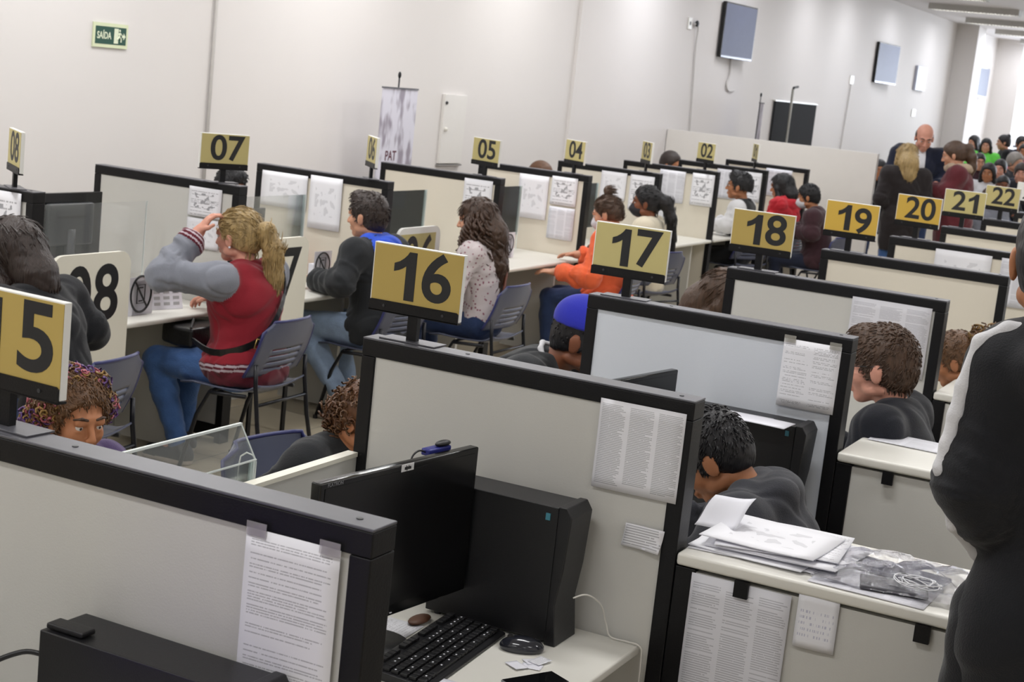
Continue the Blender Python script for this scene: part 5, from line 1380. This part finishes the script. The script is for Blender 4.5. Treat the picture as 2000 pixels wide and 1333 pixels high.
r, c = make_person('person', 'person with curly auburn hair in a dark top, bowed behind the 16 partition', (4.28, 2.47, 1.09), face=170, lean=22, hp=26, skin=SK_m, hs=1.06, vox=.0065, shirt=dict(mat=C_char, g=.02), pants=dict(mat=C_jeand),
    hair=dict(style='afro', mat=H_curl, mats=[H_red, H_curl, H_curl], g=.014, puff=[((0, -.035, .02), .086), ((0, -.075, -.05), .07)], frizz=300, fl=.035, nape=-.1))
seat_for(r, 'blue plastic chair with its rounded back beside the front panel of booth 16', CB, dx=-.08, dy=-.02)
def capf(c):
    v = Vol(); hd, Rh, hs = c['hd'], c['Rh'], c['hs']
    v.ell(hd(0, -.012, .045), np.array((.090, .112, .088))*hs, Rh, .01, 0, [(hd(0, 0, .035), Rh @ V3(0, .15, -1)/1.01)])
    v.cone(hd(-.045, .10, .045), hd(.045, .10, .045), .012, .012, .01); v.ell(hd(0, .135, .038), np.array((.070, .055, .007))*hs, Rh, .01)
    pos, Q = v.surface(.0055); c['fin']('blue_cap', pos, Q, [C_cap], c['root'])
def lapel(c):
    v = Vol(); at = c['at']
    v.chain([at(0, -.078, .515), at(.055, -.06, .515), at(.082, .0, .50), at(.078, .07, .44), at(.05, .13, .36)], [.009]*5, .01); v.chain([at(0, -.078, .515), at(-.055, -.06, .515), at(-.082, .0, .50), at(-.078, .07, .44), at(-.05, .13, .36)], [.009]*5, .01)
    pos, Q = v.surface(.005); c['fin']('white_collar', pos, Q, [C_whit], c['root'])
r, c = make_person('person', 'man in a royal blue cap and dark jacket with white collar, leaning forward', (5.62, 2.355, 1.285), face=186, lean=40, hp=2, skin=SK_d, hs=1.1, vox=.006, bulk=1.15, armr=1.2, shirt=dict(mat=C_char, g=.024, wr=1.5), pants=dict(mat=C_blk),
    eL=(-.3, .34, .78), wL=(-.15, .55, .80), eR=(.3, .34, .78), wR=(.15, .55, .80), hair=dict(style='fade', mat=H_black, g=.002, tufts=300, tl=.010), extras=[capf, lapel])
seat_for(r, 'blue chair under the man in the blue cap', CB)
r, c = make_person('person', 'visitor with brown hair and olive top bowed behind the 18 partition', (7.35, 2.36, 1.265), face=176, lean=22, hp=20, skin=SK_l, vox=.008, hs=1.06, shirt=dict(mat=C_olive, g=.024), pants=dict(mat=C_blk), hair=dict(style='long', mat=H_mid, len=.14, g=.014))
seat_for(r, 'blue chair of the visitor with the olive top', CB)
tag(MB().prism([(2.39, .99), (2.55, 1.10), (2.553, 1.096), (2.393, .986)], 'x', 4.82, 5.02).build('document_folder', M_paper), 'pale document held up in front of the man in the blue cap', 'document')

# --- man standing at the right border
def stripe(c):
    v = Vol(); sh, e, w_ = c['shL'], c['eL'], c['wL']
    def off(a, b, t, o, r):
        ax = (b-a)/np.linalg.norm(b-a); o = np.array(o, float); o = o-ax*(o @ ax); o /= np.linalg.norm(o); return a+(b-a)*t+o*r
    o = (-1, -.45, .0)
    pts = [sh+V3(.075, -.03, .074), sh+V3(.03, -.03, .079), sh+V3(-.020, -.032, .074), sh+V3(-.062, -.034, .045)]
    pts += [off(sh, e, t, o, .081-.009*t) for t in (.25, .5, .75, .95)]+[off(e, w_, t, (-1, -.45, -.5), -.014*t+.073) for t in (.12, .35, .6, .85, 1.0)]
    v.chain(pts, [.0135]*len(pts), .01)
    pos, Q = v.surface(.005); c['fin']('sleeve_stripe', pos, Q, [C_whit], c['root'])
r, c = make_person('person', 'standing man in a black hooded jacket with white sleeve stripes at the right border', (3.46, .425, 2.0), nx=-.075, face=-82, mode='stand', lean=0, hp=0, bulk=.76, skin=SK_m, hs=1.0, vox=.0055, armr=1.15,
    eL=(-.155, -.06, .765), wL=(.03, .13, .52), hdL=(.8, .5, -.2), eR=(.25, .0, .72), wR=(.12, .18, .5), shirt=dict(mat=C_blk, hmat=C_blk, hood=True, g=.020, sg=.020, wr=.6, long=.22, name='hooded_jacket'), pants=dict(mat=C_blk, g=.010),
    hair=dict(style='fade', mat=H_black, g=.006, tufts=0), extras=[stripe])

# --- three people talking at the end of the aisle
ST = {}
r, c = make_person('person', 'standing balding man in a navy jacket over a white shirt, looking down', (18.6, 3.98, 1.99), face=112, mode='stand', lean=8, hp=24, bulk=1.15, skin=SK_p, hs=1.06, vox=.010, eL=(-.28, .05, .70), wL=(-.14, .28, .72), eR=(.28, .05, .70), wR=(.14, .28, .72), armr=1.2,
    shirt=dict(mat=C_navy, g=.030, long=.2, fn=lambda ctr, mi, m_, j: (np.where((np.abs((ctr-j['P']) @ j['fx']) < .035+.0*mi) & ((ctr-j['P']) @ j['fy'] > .06) & (mi == 0), 1, 0), [C_navy, C_whit])), pants=dict(mat=C_jeand), hair=dict(style='bald', mat=H_brown, g=.012))
r, c = make_person('person', 'standing woman with long blond hair in a black coat and jeans, back turned', (17.25, 3.86, 1.775), face=-62, mode='stand', lean=5, hp=14, bulk=1.02, skin=SK_p, hs=1.05, vox=.009, armr=1.1,
    eL=(-.22, -.02, .72), wL=(-.14, .16, .70), eR=(.22, -.02, .72), wR=(.14, .16, .70),
    shirt=dict(mat=C_gcoat, g=.034, long=.32, name='coat'), pants=dict(mat=C_jean), hair=dict(style='long', mat=H_blond, len=.26, wd=.085, w2=1.15, tip=.075, g=.012, locks=26, lr=.016, curl=.004, out=.02))
r, c = make_person('person', 'standing woman with light brown ponytail and scarf in a wine red sweater', (17.6, 3.47, 1.85), face=8, mode='stand', lean=3, hp=18, bulk=1.18, skin=SK_l, hs=1.05, vox=.010, armr=1.2,
    shirt=dict(mat=C_wine, g=.034, long=.28, name='sweater'), pants=dict(mat=C_jeand), hair=dict(style='ponytail', mat=H_mid, g=.012, tail=((0, -.10, .05), (0, -.145, .03), (.0, -.155, -.06), (0, -.14, -.15), (0, -.12, -.22)), tr=(.03, .045, .05, .045, .02)),
    extras=[lambda c: c['fin']('scarf', *(lambda v: v.surface(.008, .004, 60))(Vol().chain([c['at'](.10*math.cos(a), -.01+.10*math.sin(a), .50) for a in np.linspace(0, 6.28, 9)], [.042]*9, .03)), [C_scarf], c['root'])])

# --- crowd waiting at the far end
CW = dict(vox=.013, face_detail=True)
crowd = [
 ('person in a black hood standing at the back, left of the waiting crowd', (33.78, 6.245, 1.764), 60, 'stand', C_blk, dict(style='long', mat=H_black, len=.3, g=.02), SK_l, None),
 ('woman with long dark hair in a bright green top in the waiting crowd', (31.034, 5.498, 1.773), 95, 'stand', C_green, dict(style='long', mat=H_black, len=.25, g=.012), SK_l, None),
 ('woman with a black updo standing in profile in the waiting crowd', (31.394, 5.254, 1.872), 20, 'stand', C_blk, dict(style='updo', mat=H_black, bz=.06, by=-.08), SK_l, None),
 ('person with dark hair looking down beside the black updo', (32.524, 5.1, 1.866), 125, 'stand', C_navy, dict(style='short', mat=H_black, g=.016), SK_l, None),
 ('person in a pink and navy top at the right end of the crowd', (30.508, 4.72, 1.755), 87, 'stand', C_pinkc, dict(style='short', mat=H_black), SK_m, None),
 ('person in a dark wine top between the hooded person and the front seats', (29.196, 5.247, 1.524), 115, 'sit', C_maroon, dict(style='short', mat=H_black), SK_l, None),
 ('seated woman with black hair in a white top, centre of the crowd', (25.322, 4.391, 1.467), 88, 'sit', C_whit, dict(style='long', mat=H_black, len=.15, g=.014), SK_m, None),
 ('seated person with short black hair behind the woman in white', (27.167, 4.541, 1.498), 88, 'sit', C_navy, dict(style='short', mat=H_black, g=.014), SK_p, None),
 ('seated person with a fringe, hand at the mouth', (25.9, 4.0, 1.51), 97, 'sit', C_navyk, dict(style='short', mat=H_brown, g=.014, front=.085), SK_p, None),
 ('person in a pale grey knitted hat in the waiting crowd', (29.0, 4.6, 1.601), 150, 'sit', C_hgrey, dict(style='short', mat=H_grey, g=.022), SK_l, None),
 ('dark-skinned person of whom the forehead shows above the 22 sign', (23.43, 3.841, 1.37), 112, 'sit', C_char, dict(style='short', mat=H_black, g=.008, nape=.0), SK_d, None),
 ('seated woman with long dark hair beside the 22 sign', (21.266, 3.629, 1.277), 91, 'sit', C_grey, dict(style='long', mat=H_choc, len=.2, g=.010), SK_p, None),
 ('person in dark clothes at the right border of the crowd', (27.637, 4.1, 1.431), 109, 'sit', C_navy, dict(style='short', mat=H_black), SK_l, None),
 ('dark-haired person half hidden by the end of the low white wall', (22.077, 5.282, 1.425), 115, 'sit', C_blk, dict(style='long', mat=H_black, len=.2), SK_m, None),
]
for lb, tp, fc, md_, cl, hr_, sk, _ in crowd:
    r, c = make_person('person', lb, tp, face=fc, mode=md_, lean=3, hp=6, bulk=1.1, skin=sk, hs=1.08, shirt=dict(mat=cl, g=.026, long=.1), pants=dict(mat=C_jeand), hair=hr_, group='people waiting at the far end', **CW)
    del r['group']
    if md_ == 'sit': seat_for(r, 'chair under the '+' '.join(lb.split()[:9]), 'chairs of the waiting crowd')
